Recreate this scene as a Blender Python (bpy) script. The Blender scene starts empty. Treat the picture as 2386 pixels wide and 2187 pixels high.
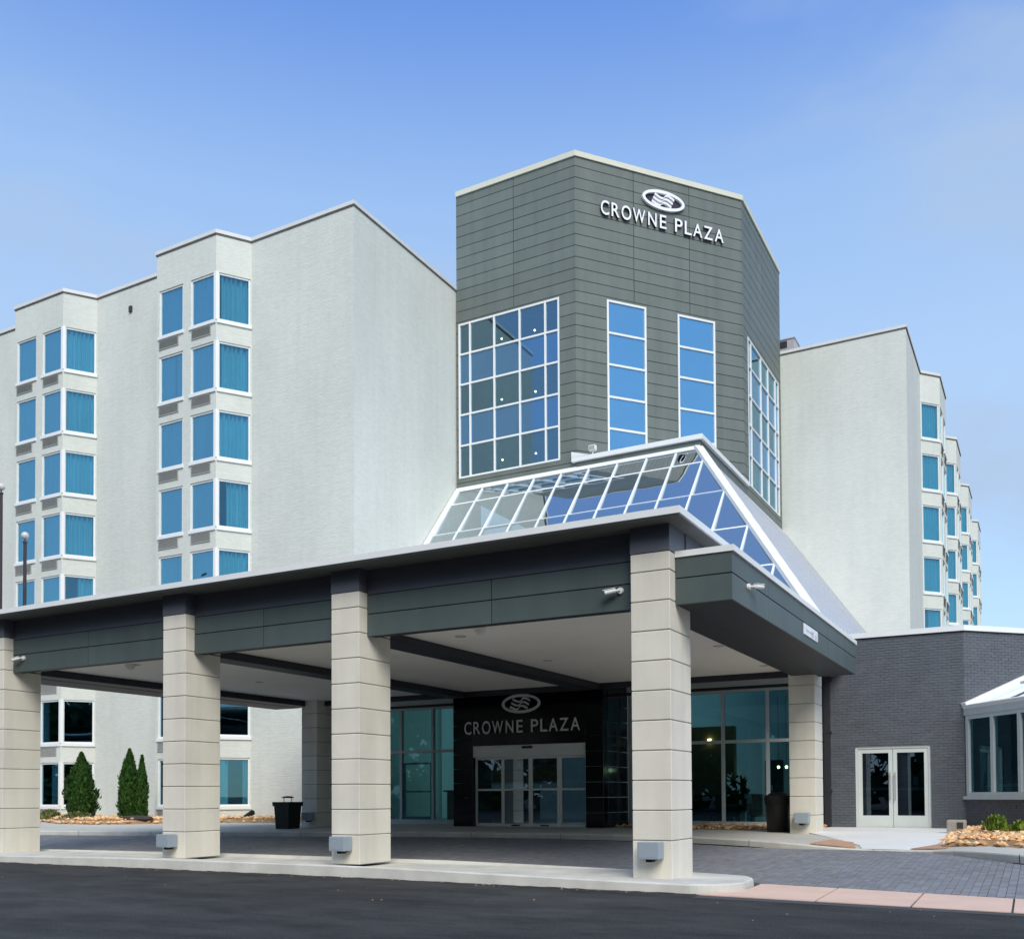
import bpy, bmesh, math, random
from mathutils import Vector, Matrix
random.seed(7)
R = math.radians
scene = bpy.context.scene
COL = scene.collection

# ------------------------------------------------------------------ camera
cam_d = bpy.data.cameras.new('camera'); cam = bpy.data.objects.new('camera', cam_d); COL.objects.link(cam)
yaw, pitch, roll, FPX, CYP = -0.501007092, 0.0251212594, -0.00543729816, 2282.5, 1795.18
fwd = Vector((math.sin(yaw)*math.cos(pitch), math.cos(yaw)*math.cos(pitch), math.sin(pitch)))
rgt = Vector((math.cos(yaw), -math.sin(yaw), 0)); upv = rgt.cross(fwd)
r2 = math.cos(roll)*rgt + math.sin(roll)*upv; u2 = -math.sin(roll)*rgt + math.cos(roll)*upv
m = Matrix.Identity(4)
for i in range(3):
    m[i][0] = r2[i]; m[i][1] = u2[i]; m[i][2] = -fwd[i]
m[0][3], m[1][3], m[2][3] = 0, 0, 1.15
cam.matrix_world = m
cam_d.sensor_fit = 'HORIZONTAL'; cam_d.sensor_width = 36; cam_d.lens = 36*FPX/2386
cam_d.shift_y = (CYP-2187/2)/2386; cam_d.clip_start = 0.1; cam_d.clip_end = 2000
scene.camera = cam

# ------------------------------------------------------------------ sky, sun, exposure
SUN_EL, SUN_AZ = 42, 141          # azimuth measured clockwise from +Y
w = bpy.data.worlds.new('World'); scene.world = w; w.use_nodes = True
nt = w.node_tree; nt.nodes.clear()
out = nt.nodes.new('ShaderNodeOutputWorld'); bg = nt.nodes.new('ShaderNodeBackground')
sky = nt.nodes.new('ShaderNodeTexSky'); sky.sky_type = 'NISHITA'; sky.sun_disc = False
sky.sun_elevation = R(SUN_EL); sky.sun_rotation = R(SUN_AZ)
sky.air_density = 1.1; sky.dust_density = .6; sky.ozone_density = 4.0; sky.altitude = 0
tc = nt.nodes.new('ShaderNodeTexCoord'); mp = nt.nodes.new('ShaderNodeMapping'); mp.inputs['Scale'].default_value = (1.4, 1.4, 3.4); mp.inputs['Location'].default_value = (11.5, 6.2, .2)
nz = nt.nodes.new('ShaderNodeTexNoise'); nz.inputs['Scale'].default_value = 1.6; nz.inputs['Detail'].default_value = 5; nz.inputs['Roughness'].default_value = .52
rp = nt.nodes.new('ShaderNodeValToRGB'); rp.color_ramp.elements[0].position = .42; rp.color_ramp.elements[1].position = .78
rp.color_ramp.elements[0].color = (0, 0, 0, 1); rp.color_ramp.elements[1].color = (.15, .15, .15, 1)
mx = nt.nodes.new('ShaderNodeMix'); mx.data_type = 'RGBA'
nt.links.new(tc.outputs['Generated'], mp.inputs[0]); nt.links.new(mp.outputs[0], nz.inputs['Vector'])
nt.links.new(nz.outputs[0], rp.inputs[0]); nt.links.new(rp.outputs[0], mx.inputs[0])
hs_ = nt.nodes.new('ShaderNodeHueSaturation'); hs_.inputs['Saturation'].default_value = 1.25; hs_.inputs['Value'].default_value = 1.25; hs_.inputs['Hue'].default_value = .512; nt.links.new(sky.outputs[0], hs_.inputs['Color']); nt.links.new(hs_.outputs[0], mx.inputs[6]); mx.inputs[7].default_value = (3.2, 4.1, 5.4, 1)
# thin even haze veil, paler towards the horizon all round
sx_ = nt.nodes.new('ShaderNodeSeparateXYZ'); nt.links.new(tc.outputs['Generated'], sx_.inputs[0])
hr = nt.nodes.new('ShaderNodeValToRGB'); E_ = hr.color_ramp.elements
RAMP = [(0, (2.75, 3.5, 4.0)), (.2, (2.6, 3.5, 4.2)), (.38, (2.65, 3.55, 4.45)), (.52, (2.05, 3.05, 4.45)), (.64, (.85, 1.7, 4.0)), (.78, (.95, 1.9, 4.0)), (1, (1.5, 2.45, 4.4))]
while len(E_) < len(RAMP): E_.new(.5)
for e_, (p_, c_) in zip(E_, RAMP): e_.position = p_; e_.color = (c_[0]/5, c_[1]/5, c_[2]/5, 1)
nt.links.new(sx_.outputs[2], hr.inputs[0])
hm = nt.nodes.new('ShaderNodeMix'); hm.data_type = 'RGBA'; hm.blend_type = 'MULTIPLY'; hm.inputs[0].default_value = 1; hm.inputs[7].default_value = (5, 5, 5, 1); nt.links.new(hr.outputs[0], hm.inputs[6])
hz = nt.nodes.new('ShaderNodeMix'); hz.data_type = 'RGBA'; hz.inputs[0].default_value = .72; nt.links.new(hm.outputs[2], hz.inputs[7])
nt.links.new(mx.outputs[2], hz.inputs[6])
cl = nt.nodes.new('ShaderNodeMix'); cl.data_type = 'RGBA'; cl.inputs[7].default_value = (2.15, 2.75, 3.75, 1)
rc_ = nt.nodes.new('ShaderNodeMapRange'); rc_.interpolation_type = 'SMOOTHSTEP'; rc_.inputs[1].default_value = .44; rc_.inputs[2].default_value = .70; rc_.inputs[3].default_value = 0; rc_.inputs[4].default_value = .9
nt.links.new(nz.outputs[0], rc_.inputs[0]); nt.links.new(rc_.outputs[0], cl.inputs[0]); nt.links.new(hz.outputs[2], cl.inputs[6])
nt.links.new(cl.outputs[2], bg.inputs[0]); bg.inputs[1].default_value = .095
nt.links.new(bg.outputs[0], out.inputs[0])
sd = bpy.data.lights.new('sun', 'SUN'); sun = bpy.data.objects.new('sun', sd); COL.objects.link(sun)
sd.energy = 1.5; sd.angle = R(36); sd.color = (1, .94, .83)
sdir = Vector((math.sin(R(SUN_AZ))*math.cos(R(SUN_EL)), math.cos(R(SUN_AZ))*math.cos(R(SUN_EL)), math.sin(R(SUN_EL))))
sun.rotation_euler = (-sdir).to_track_quat('-Z', 'Y').to_euler(); sun.location = (30, -30, 60)
vs = scene.view_settings; vs.view_transform = 'Standard'; vs.look = 'None'; vs.exposure = 1.12; vs.gamma = 1; vs.use_curve_mapping = False
scene.cycles.max_bounces = 8; scene.cycles.transparent_max_bounces = 16
scene.cycles.use_denoising = True

# ------------------------------------------------------------------ object helpers
WM = {}
def add(name, mesh, mat=None, parent=None, M=None, label=None, cat=None, group=None, kind=None):
    o = bpy.data.objects.new(name, mesh); COL.objects.link(o)
    M = M.copy() if M is not None else Matrix.Identity(4)
    if parent is not None:
        o.parent = parent; o.matrix_parent_inverse = WM[parent.name].inverted()
    o.matrix_basis = M; WM[o.name] = M
    if mat is not None and mesh is not None and not mesh.materials: mesh.materials.append(mat)
    if label: o['label'] = label
    if cat: o['category'] = cat
    if group: o['group'] = group
    if kind: o['kind'] = kind
    return o
def thing(name, label, cat, loc=(0, 0, 0), group=None):
    return add(name, None, None, None, Matrix.Translation(loc), label, cat, group)

class MB:
    """collects faces of ONE mesh; world or local coordinates through an optional matrix"""
    def __init__(s, X=None): s.v = []; s.f = []; s.X = X; s.uv = []; s.c = []; s.sm = False
    def q(s, pts, uv=None, col=None):
        b = len(s.v)
        for p in pts:
            p = Vector(p); s.v.append(s.X @ p if s.X is not None else p)
        s.f.append(tuple(range(b, b+len(pts)))); s.uv.append(uv); s.c.append(col)
        return s
    def box(s, x0, x1, y0, y1, z0, z1, col=None, skip=''):
        P = [(x0,y0,z0),(x1,y0,z0),(x1,y1,z0),(x0,y1,z0),(x0,y0,z1),(x1,y0,z1),(x1,y1,z1),(x0,y1,z1)]
        b = len(s.v)
        for p in P:
            p = Vector(p); s.v.append(s.X @ p if s.X is not None else p)
        F = {'-z':(0,3,2,1), '+z':(4,5,6,7), '-y':(0,1,5,4), '+x':(1,2,6,5), '+y':(2,3,7,6), '-x':(3,0,4,7)}
        for k, f in F.items():
            if k in skip: continue
            s.f.append(tuple(b+i for i in f)); s.uv.append(None); s.c.append(col)
        return s
    def prism(s, pts, z0, z1):
        n = len(pts)
        s.q([(p[0], p[1], z1) for p in pts]); s.q([(p[0], p[1], z0) for p in reversed(pts)])
        for i in range(n):
            a, b2 = pts[i], pts[(i+1) % n]
            s.q([(a[0],a[1],z0),(b2[0],b2[1],z0),(b2[0],b2[1],z1),(a[0],a[1],z1)])
        return s
    def tube(s, p0, p1, r0, r1=None, n=12, cap=True):
        r1 = r0 if r1 is None else r1
        p0, p1 = Vector(p0), Vector(p1); d = (p1-p0).normalized()
        a = d.orthogonal().normalized(); b = d.cross(a)
        A = [p0+(a*math.cos(t)+b*math.sin(t))*r0 for t in [2*math.pi*i/n for i in range(n)]]
        B = [p1+(a*math.cos(t)+b*math.sin(t))*r1 for t in [2*math.pi*i/n for i in range(n)]]
        for i in range(n): s.q([A[i], A[(i+1) % n], B[(i+1) % n], B[i]])
        if cap: s.q(list(reversed(A))); s.q(B)
        return s
    def lathe(s, c, prof, n=20):
        c = Vector(c)
        for i in range(n):
            t0, t1 = 2*math.pi*i/n, 2*math.pi*(i+1)/n
            for (ra, za), (rb, zb) in zip(prof[:-1], prof[1:]):
                s.q([c+Vector((ra*math.cos(t0), ra*math.sin(t0), za)), c+Vector((ra*math.cos(t1), ra*math.sin(t1), za)),
                     c+Vector((rb*math.cos(t1), rb*math.sin(t1), zb)), c+Vector((rb*math.cos(t0), rb*math.sin(t0), zb))])
        return s
    def mesh(s, name, smooth=False, merge=False):
        me = bpy.data.meshes.new(name); me.from_pydata([tuple(v) for v in s.v], [], s.f)
        if any(u is not None for u in s.uv):
            L = me.uv_layers.new(name='UVMap')
            for p, u in zip(me.polygons, s.uv):
                if u:
                    for li, t in zip(p.loop_indices, u): L.data[li].uv = t
        if any(c is not None for c in s.c):
            A = me.color_attributes.new('tint', 'FLOAT_COLOR', 'CORNER')
            for p, c in zip(me.polygons, s.c):
                c = c or (1, 1, 1)
                for li in p.loop_indices: A.data[li].color = (c[0], c[1], c[2], 1)
        if merge or smooth:
            bm = bmesh.new(); bm.from_mesh(me); bmesh.ops.remove_doubles(bm, verts=bm.verts, dist=1e-4)
            bmesh.ops.recalc_face_normals(bm, faces=bm.faces); bm.to_mesh(me); bm.free()
        if smooth:
            for p in me.polygons: p.use_smooth = True
        me.update(); return me
    def build(s, name, mat, parent=None, smooth=False, merge=False, **k):
        return add(name, s.mesh(name, smooth, merge), mat, parent, **k)

def cbox_mesh(name, x0, x1, y0, y1, z0, z1, bev=.008, seg=1):
    me = MB().box(x0, x1, y0, y1, z0, z1).mesh(name)
    bm = bmesh.new(); bm.from_mesh(me); bmesh.ops.bevel(bm, geom=list(bm.edges), offset=bev, segments=seg, affect='EDGES', profile=.6)
    bm.to_mesh(me); bm.free(); return me
def frame_at(x, y, ang):            # local x along the wall, local -y outward, z up
    return Matrix.Translation((x, y, 0)) @ Matrix.Rotation(ang, 4, 'Z')
def seg_frame(a, b):
    d = (b[0]-a[0], b[1]-a[1]); return frame_at(a[0], a[1], math.atan2(d[1], d[0])), math.hypot(*d)
def offset_line(pts, off, closed=False):     # + off = to the right of travel (outward)
    n = len(pts); res = []
    for i in range(n):
        P = Vector(pts[i][:2])
        d0 = d1 = None
        if i > 0 or closed: d0 = (P-Vector(pts[i-1][:2])).normalized()
        if i < n-1 or closed: d1 = (Vector(pts[(i+1) % n][:2])-P).normalized()
        if d0 is None: d0 = d1
        if d1 is None: d1 = d0
        n0, n1 = Vector((d0.y, -d0.x)), Vector((d1.y, -d1.x))
        mt = (n0+n1); mt = mt/mt.length_squared*2 if mt.length > 1e-6 else n0
        res.append(P+mt*off)
    return res
def rail(mb, pts, o0, o1, z0, z1, closed=False):
    A, B = offset_line(pts, o0, closed), offset_line(pts, o1, closed)
    n = len(pts); last = n if closed else n-1
    for i in range(last):
        j = (i+1) % n
        a0, a1, b0, b1 = A[i], A[j], B[i], B[j]
        mb.q([(b0.x,b0.y,z0),(b1.x,b1.y,z0),(b1.x,b1.y,z1),(b0.x,b0.y,z1)])
        mb.q([(a1.x,a1.y,z0),(a0.x,a0.y,z0),(a0.x,a0.y,z1),(a1.x,a1.y,z1)])
        mb.q([(a0.x,a0.y,z1),(b0.x,b0.y,z1),(b1.x,b1.y,z1),(a1.x,a1.y,z1)])
        mb.q([(a0.x,a0.y,z0),(a1.x,a1.y,z0),(b1.x,b1.y,z0),(b0.x,b0.y,z0)])
    if not closed:
        for i in (0, n-1):
            mb.q([(A[i].x,A[i].y,z0),(B[i].x,B[i].y,z0),(B[i].x,B[i].y,z1),(A[i].x,A[i].y,z1)])
def subtract(rect, holes):
    rs = [rect]
    for h in holes:
        nr = []
        for (x0,x1,z0,z1) in rs:
            hx0,hx1,hz0,hz1 = max(x0,h[0]),min(x1,h[1]),max(z0,h[2]),min(z1,h[3])
            if hx0 >= hx1 or hz0 >= hz1: nr.append((x0,x1,z0,z1)); continue
            if z1 > hz1: nr.append((x0,x1,hz1,z1))
            if z0 < hz0: nr.append((x0,x1,z0,hz0))
            if x0 < hx0: nr.append((x0,hx0,hz0,hz1))
            if x1 > hx1: nr.append((hx1,x1,hz0,hz1))
        rs = nr
    return rs
def wall_faces(mb, X, L, z0, z1, holes=(), depth=.14, u0=0):
    old = mb.X; mb.X = X
    for (a,b,c,d) in subtract((0, L, z0, z1), holes):
        mb.q([(a,0,c),(b,0,c),(b,0,d),(a,0,d)], uv=[(u0+a,c),(u0+b,c),(u0+b,d),(u0+a,d)])
    for (a,b,c,d) in holes:
        for P in ([(a,0,c),(b,0,c),(b,depth,c),(a,depth,c)], [(a,0,d),(b,0,d),(b,depth,d),(a,depth,d)],
                  [(a,0,c),(a,0,d),(a,depth,d),(a,depth,c)], [(b,0,c),(b,0,d),(b,depth,d),(b,depth,c)]):
            mb.q(P, uv=[(p[0]+u0+p[1], p[2]) for p in P])
    mb.X = old

# ------------------------------------------------------------------ materials
def nodes(name):
    mt = bpy.data.materials.new(name); mt.use_nodes = True; t = mt.node_tree
    return mt, t, t.nodes['Principled BSDF'], t.nodes, t.links
def mat(name, col, rough=.6, var=.08, scale=3., bump=0., bscale=60., spec=.4, metal=0., tint=False, streak=0., piece=0.):
    mt, t, b, N, L = nodes(name)
    b.inputs['Roughness'].default_value = rough; b.inputs['Metallic'].default_value = metal; b.inputs['Specular IOR Level'].default_value = spec
    geo = N.new('ShaderNodeNewGeometry')
    n1 = N.new('ShaderNodeTexNoise'); n1.inputs['Scale'].default_value = scale; n1.inputs['Detail'].default_value = 6; n1.inputs['Roughness'].default_value = .6
    L.new(geo.outputs['Position'], n1.inputs['Vector'])
    mr = N.new('ShaderNodeMapRange'); mr.inputs[1].default_value = .25; mr.inputs[2].default_value = .75; mr.inputs[3].default_value = 1-var; mr.inputs[4].default_value = 1+var
    L.new(n1.outputs[0], mr.inputs[0])
    mu = N.new('ShaderNodeMix'); mu.data_type = 'RGBA'; mu.blend_type = 'MULTIPLY'; mu.inputs[0].default_value = 1
    mu.inputs[6].default_value = (*col, 1); L.new(mr.outputs[0], mu.inputs[7])
    last = mu.outputs[2]
    if streak:
        mp = N.new('ShaderNodeMapping'); mp.inputs['Scale'].default_value = (2.2, 2.2, .12); L.new(geo.outputs['Position'], mp.inputs[0])
        n3 = N.new('ShaderNodeTexNoise'); n3.inputs['Scale'].default_value = 1.5; n3.inputs['Detail'].default_value = 5; L.new(mp.outputs[0], n3.inputs['Vector'])
        m3 = N.new('ShaderNodeMapRange'); m3.inputs[1].default_value = .4; m3.inputs[2].default_value = .7; m3.inputs[3].default_value = 1; m3.inputs[4].default_value = 1-streak
        L.new(n3.outputs[0], m3.inputs[0])
        k = N.new('ShaderNodeMix'); k.data_type = 'RGBA'; k.blend_type = 'MULTIPLY'; k.inputs[0].default_value = 1
        L.new(last, k.inputs[6]); L.new(m3.outputs[0], k.inputs[7]); last = k.outputs[2]
    if piece:
        oi = N.new('ShaderNodeObjectInfo'); m5 = N.new('ShaderNodeMapRange'); m5.inputs[3].default_value = 1-piece; m5.inputs[4].default_value = 1+piece; L.new(oi.outputs['Random'], m5.inputs[0])
        k = N.new('ShaderNodeMix'); k.data_type = 'RGBA'; k.blend_type = 'MULTIPLY'; k.inputs[0].default_value = 1
        L.new(last, k.inputs[6]); L.new(m5.outputs[0], k.inputs[7]); last = k.outputs[2]
    if tint:
        at = N.new('ShaderNodeVertexColor'); at.layer_name = 'tint'
        k = N.new('ShaderNodeMix'); k.data_type = 'RGBA'; k.blend_type = 'MULTIPLY'; k.inputs[0].default_value = 1
        L.new(last, k.inputs[6]); L.new(at.outputs[0], k.inputs[7]); last = k.outputs[2]
    L.new(last, b.inputs['Base Color'])
    if bump:
        n2 = N.new('ShaderNodeTexNoise'); n2.inputs['Scale'].default_value = bscale; n2.inputs['Detail'].default_value = 3
        L.new(geo.outputs['Position'], n2.inputs['Vector'])
        bp = N.new('ShaderNodeBump'); bp.inputs['Strength'].default_value = bump; bp.inputs['Distance'].default_value = .02
        L.new(n2.outputs[0], bp.inputs['Height']); L.new(bp.outputs[0], b.inputs['Normal'])
    return mt
def brick_mat(name, col, mortar, var=.06):
    mt, t, b, N, L = nodes(name); b.inputs['Roughness'].default_value = .7; b.inputs['Specular IOR Level'].default_value = .3
    uv = N.new('ShaderNodeUVMap'); uv.uv_map = 'UVMap'
    br = N.new('ShaderNodeTexBrick'); br.inputs['Scale'].default_value = 1
    br.inputs['Brick Width'].default_value = .205; br.inputs['Row Height'].default_value = .0677; br.inputs['Mortar Size'].default_value = .006; br.inputs['Mortar Smooth'].default_value = .4
    var *= .6; br.inputs['Color1'].default_value = (*[c*(1+var) for c in col], 1); br.inputs['Color2'].default_value = (*[c*(1-var) for c in col], 1); br.inputs['Mortar'].default_value = (*mortar, 1)
    L.new(uv.outputs[0], br.inputs['Vector'])
    geo = N.new('ShaderNodeNewGeometry')
    mp = N.new('ShaderNodeMapping'); mp.inputs['Scale'].default_value = (.5, .5, .22); L.new(geo.outputs['Position'], mp.inputs[0])
    n1 = N.new('ShaderNodeTexNoise'); n1.inputs['Scale'].default_value = .9; n1.inputs['Detail'].default_value = 7; L.new(mp.outputs[0], n1.inputs['Vector'])
    mr = N.new('ShaderNodeMapRange'); mr.inputs[1].default_value = .3; mr.inputs[2].default_value = .7; mr.inputs[3].default_value = .93; mr.inputs[4].default_value = 1.04
    L.new(n1.outputs[0], mr.inputs[0])
    mu = N.new('ShaderNodeMix'); mu.data_type = 'RGBA'; mu.blend_type = 'MULTIPLY'; mu.inputs[0].default_value = 1
    L.new(br.outputs['Color'], mu.inputs[6]); mps = N.new('ShaderNodeMapping'); mps.inputs['Scale'].default_value = (2.6, 2.6, .10); L.new(geo.outputs['Position'], mps.inputs[0])
    ns = N.new('ShaderNodeTexNoise'); ns.inputs['Scale'].default_value = 1.4; ns.inputs['Detail'].default_value = 6; L.new(mps.outputs[0], ns.inputs['Vector'])
    ms_ = N.new('ShaderNodeMapRange'); ms_.inputs[1].default_value = .45; ms_.inputs[2].default_value = .75; ms_.inputs[3].default_value = 1; ms_.inputs[4].default_value = .96; L.new(ns.outputs[0], ms_.inputs[0])
    mm = N.new('ShaderNodeMath'); mm.operation = 'MULTIPLY'; L.new(mr.outputs[0], mm.inputs[0]); L.new(ms_.outputs[0], mm.inputs[1])
    L.new(mm.outputs[0], mu.inputs[7]); L.new(mu.outputs[2], b.inputs['Base Color'])
    # uneven courses: coarse noise stretched along the wall + the joints themselves
    mp2 = N.new('ShaderNodeMapping'); mp2.inputs['Scale'].default_value = (1.2, 14.8, 1); L.new(uv.outputs[0], mp2.inputs[0])
    n2 = N.new('ShaderNodeTexNoise'); n2.inputs['Scale'].default_value = 1; n2.inputs['Detail'].default_value = 3; L.new(mp2.outputs[0], n2.inputs['Vector'])
    sb = N.new('ShaderNodeMath'); sb.operation = 'MULTIPLY_ADD'; sb.inputs[1].default_value = -.8; L.new(br.outputs['Fac'], sb.inputs[0]); L.new(n2.outputs[0], sb.inputs[2])
    bp = N.new('ShaderNodeBump'); bp.inputs['Strength'].default_value = .5; bp.inputs['Distance'].default_value = .012
    L.new(sb.outputs[0], bp.inputs['Height']); L.new(bp.outputs[0], b.inputs['Normal'])
    return mt
def glass_mat(name, trans, refl, base=.12, gain=1., rough=.01, wav=.0):
    mt, t, b, N, L = nodes(name); N.remove(b); out = N['Material Output']
    tr = N.new('ShaderNodeBsdfTransparent'); tr.inputs[0].default_value = (*trans, 1)
    gl = N.new('ShaderNodeBsdfGlossy'); gl.inputs[0].default_value = (*refl, 1); gl.inputs['Roughness'].default_value = rough
    fr = N.new('ShaderNodeFresnel'); fr.inputs[0].default_value = 1.5
    ma = N.new('ShaderNodeMath'); ma.operation = 'MULTIPLY_ADD'; ma.inputs[1].default_value = gain; ma.inputs[2].default_value = base; ma.use_clamp = True
    L.new(fr.outputs[0], ma.inputs[0])
    ms = N.new('ShaderNodeMixShader'); L.new(ma.outputs[0], ms.inputs[0]); L.new(tr.outputs[0], ms.inputs[1]); L.new(gl.outputs[0], ms.inputs[2]); L.new(ms.outputs[0], out.inputs[0])
    if wav:
        geo = N.new('ShaderNodeNewGeometry'); n2 = N.new('ShaderNodeTexNoise'); n2.inputs['Scale'].default_value = .8; n2.inputs['Detail'].default_value = 1
        L.new(geo.outputs['Position'], n2.inputs['Vector']); bp = N.new('ShaderNodeBump'); bp.inputs['Strength'].default_value = wav; bp.inputs['Distance'].default_value = .05
        L.new(n2.outputs[0], bp.inputs['Height']); L.new(bp.outputs[0], gl.inputs['Normal']); L.new(bp.outputs[0], fr.inputs['Normal'])
    return mt
def spandrel_mat(name, col, refl, base=.2, gain=1.):
    mt, t, b, N, L = nodes(name); b.inputs['Base Color'].default_value = (*col, 1); b.inputs['Roughness'].default_value = .4
    out = N['Material Output']; gl = N.new('ShaderNodeBsdfGlossy'); gl.inputs[0].default_value = (*refl, 1); gl.inputs['Roughness'].default_value = .01
    fr = N.new('ShaderNodeFresnel'); fr.inputs[0].default_value = 1.5
    ma = N.new('ShaderNodeMath'); ma.operation = 'MULTIPLY_ADD'; ma.inputs[1].default_value = gain; ma.inputs[2].default_value = base; ma.use_clamp = True
    L.new(fr.outputs[0], ma.inputs[0]); ms = N.new('ShaderNodeMixShader'); L.new(ma.outputs[0], ms.inputs[0]); L.new(b.outputs[0], ms.inputs[1]); L.new(gl.outputs[0], ms.inputs[2]); L.new(ms.outputs[0], out.inputs[0])
    return mt
def emit_mat(name, col, s):
    mt, t, b, N, L = nodes(name); b.inputs['Base Color'].default_value = (*col, 1); b.inputs['Emission Color'].default_value = (*col, 1); b.inputs['Emission Strength'].default_value = s
    return mt
def leaf_mat(name, c1, c2):
    mt, t, b, N, L = nodes(name); b.inputs['Roughness'].default_value = .6; b.inputs['Specular IOR Level'].default_value = .2
    at = N.new('ShaderNodeVertexColor'); at.layer_name = 'tint'
    mx = N.new('ShaderNodeMix'); mx.data_type = 'RGBA'; mx.inputs[6].default_value = (*c1, 1); mx.inputs[7].default_value = (*c2, 1)
    sp = N.new('ShaderNodeSeparateColor'); L.new(at.outputs[0], sp.inputs[0]); L.new(sp.outputs[0], mx.inputs[0]); L.new(mx.outputs[2], b.inputs['Base Color'])
    b.inputs['Subsurface Weight'].default_value = 0
    return mt
def asphalt_mat():
    mt = mat('asphalt', (.044, .045, .0435), .86, .30, .22, .8, 160, spec=.25); t = mt.node_tree; N, L = t.nodes, t.links; b = N['Principled BSDF']
    src = b.inputs['Base Color'].links[0].from_socket; geo = N.new('ShaderNodeNewGeometry')
    v = N.new('ShaderNodeTexNoise'); v.inputs['Scale'].default_value = 48; v.inputs['Detail'].default_value = 4; v.inputs['Roughness'].default_value = .75; L.new(geo.outputs['Position'], v.inputs['Vector'])
    r_ = N.new('ShaderNodeMapRange'); r_.inputs[1].default_value = .3; r_.inputs[2].default_value = .75; r_.inputs[3].default_value = .25; r_.inputs[4].default_value = 2.3; L.new(v.outputs[0], r_.inputs[0])
    mp = N.new('ShaderNodeMapping'); mp.inputs['Scale'].default_value = (.45, .9, 1); mp.inputs['Rotation'].default_value = (0, 0, .12); L.new(geo.outputs['Position'], mp.inputs[0])
    w_ = N.new('ShaderNodeTexNoise'); w_.inputs['Scale'].default_value = 1.6; w_.inputs['Detail'].default_value = 9; w_.inputs['Roughness'].default_value = .72; L.new(mp.outputs[0], w_.inputs['Vector'])
    r2_ = N.new('ShaderNodeMapRange'); r2_.inputs[1].default_value = .35; r2_.inputs[2].default_value = .7; r2_.inputs[3].default_value = .62; r2_.inputs[4].default_value = 1.55; L.new(w_.outputs[0], r2_.inputs[0])
    m1 = N.new('ShaderNodeMath'); m1.operation = 'MULTIPLY'; L.new(r_.outputs[0], m1.inputs[0]); L.new(r2_.outputs[0], m1.inputs[1])
    k = N.new('ShaderNodeMix'); k.data_type = 'RGBA'; k.blend_type = 'MULTIPLY'; k.inputs[0].default_value = 1
    L.new(src, k.inputs[6]); L.new(m1.outputs[0], k.inputs[7]); L.new(k.outputs[2], b.inputs['Base Color'])
    return mt
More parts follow.
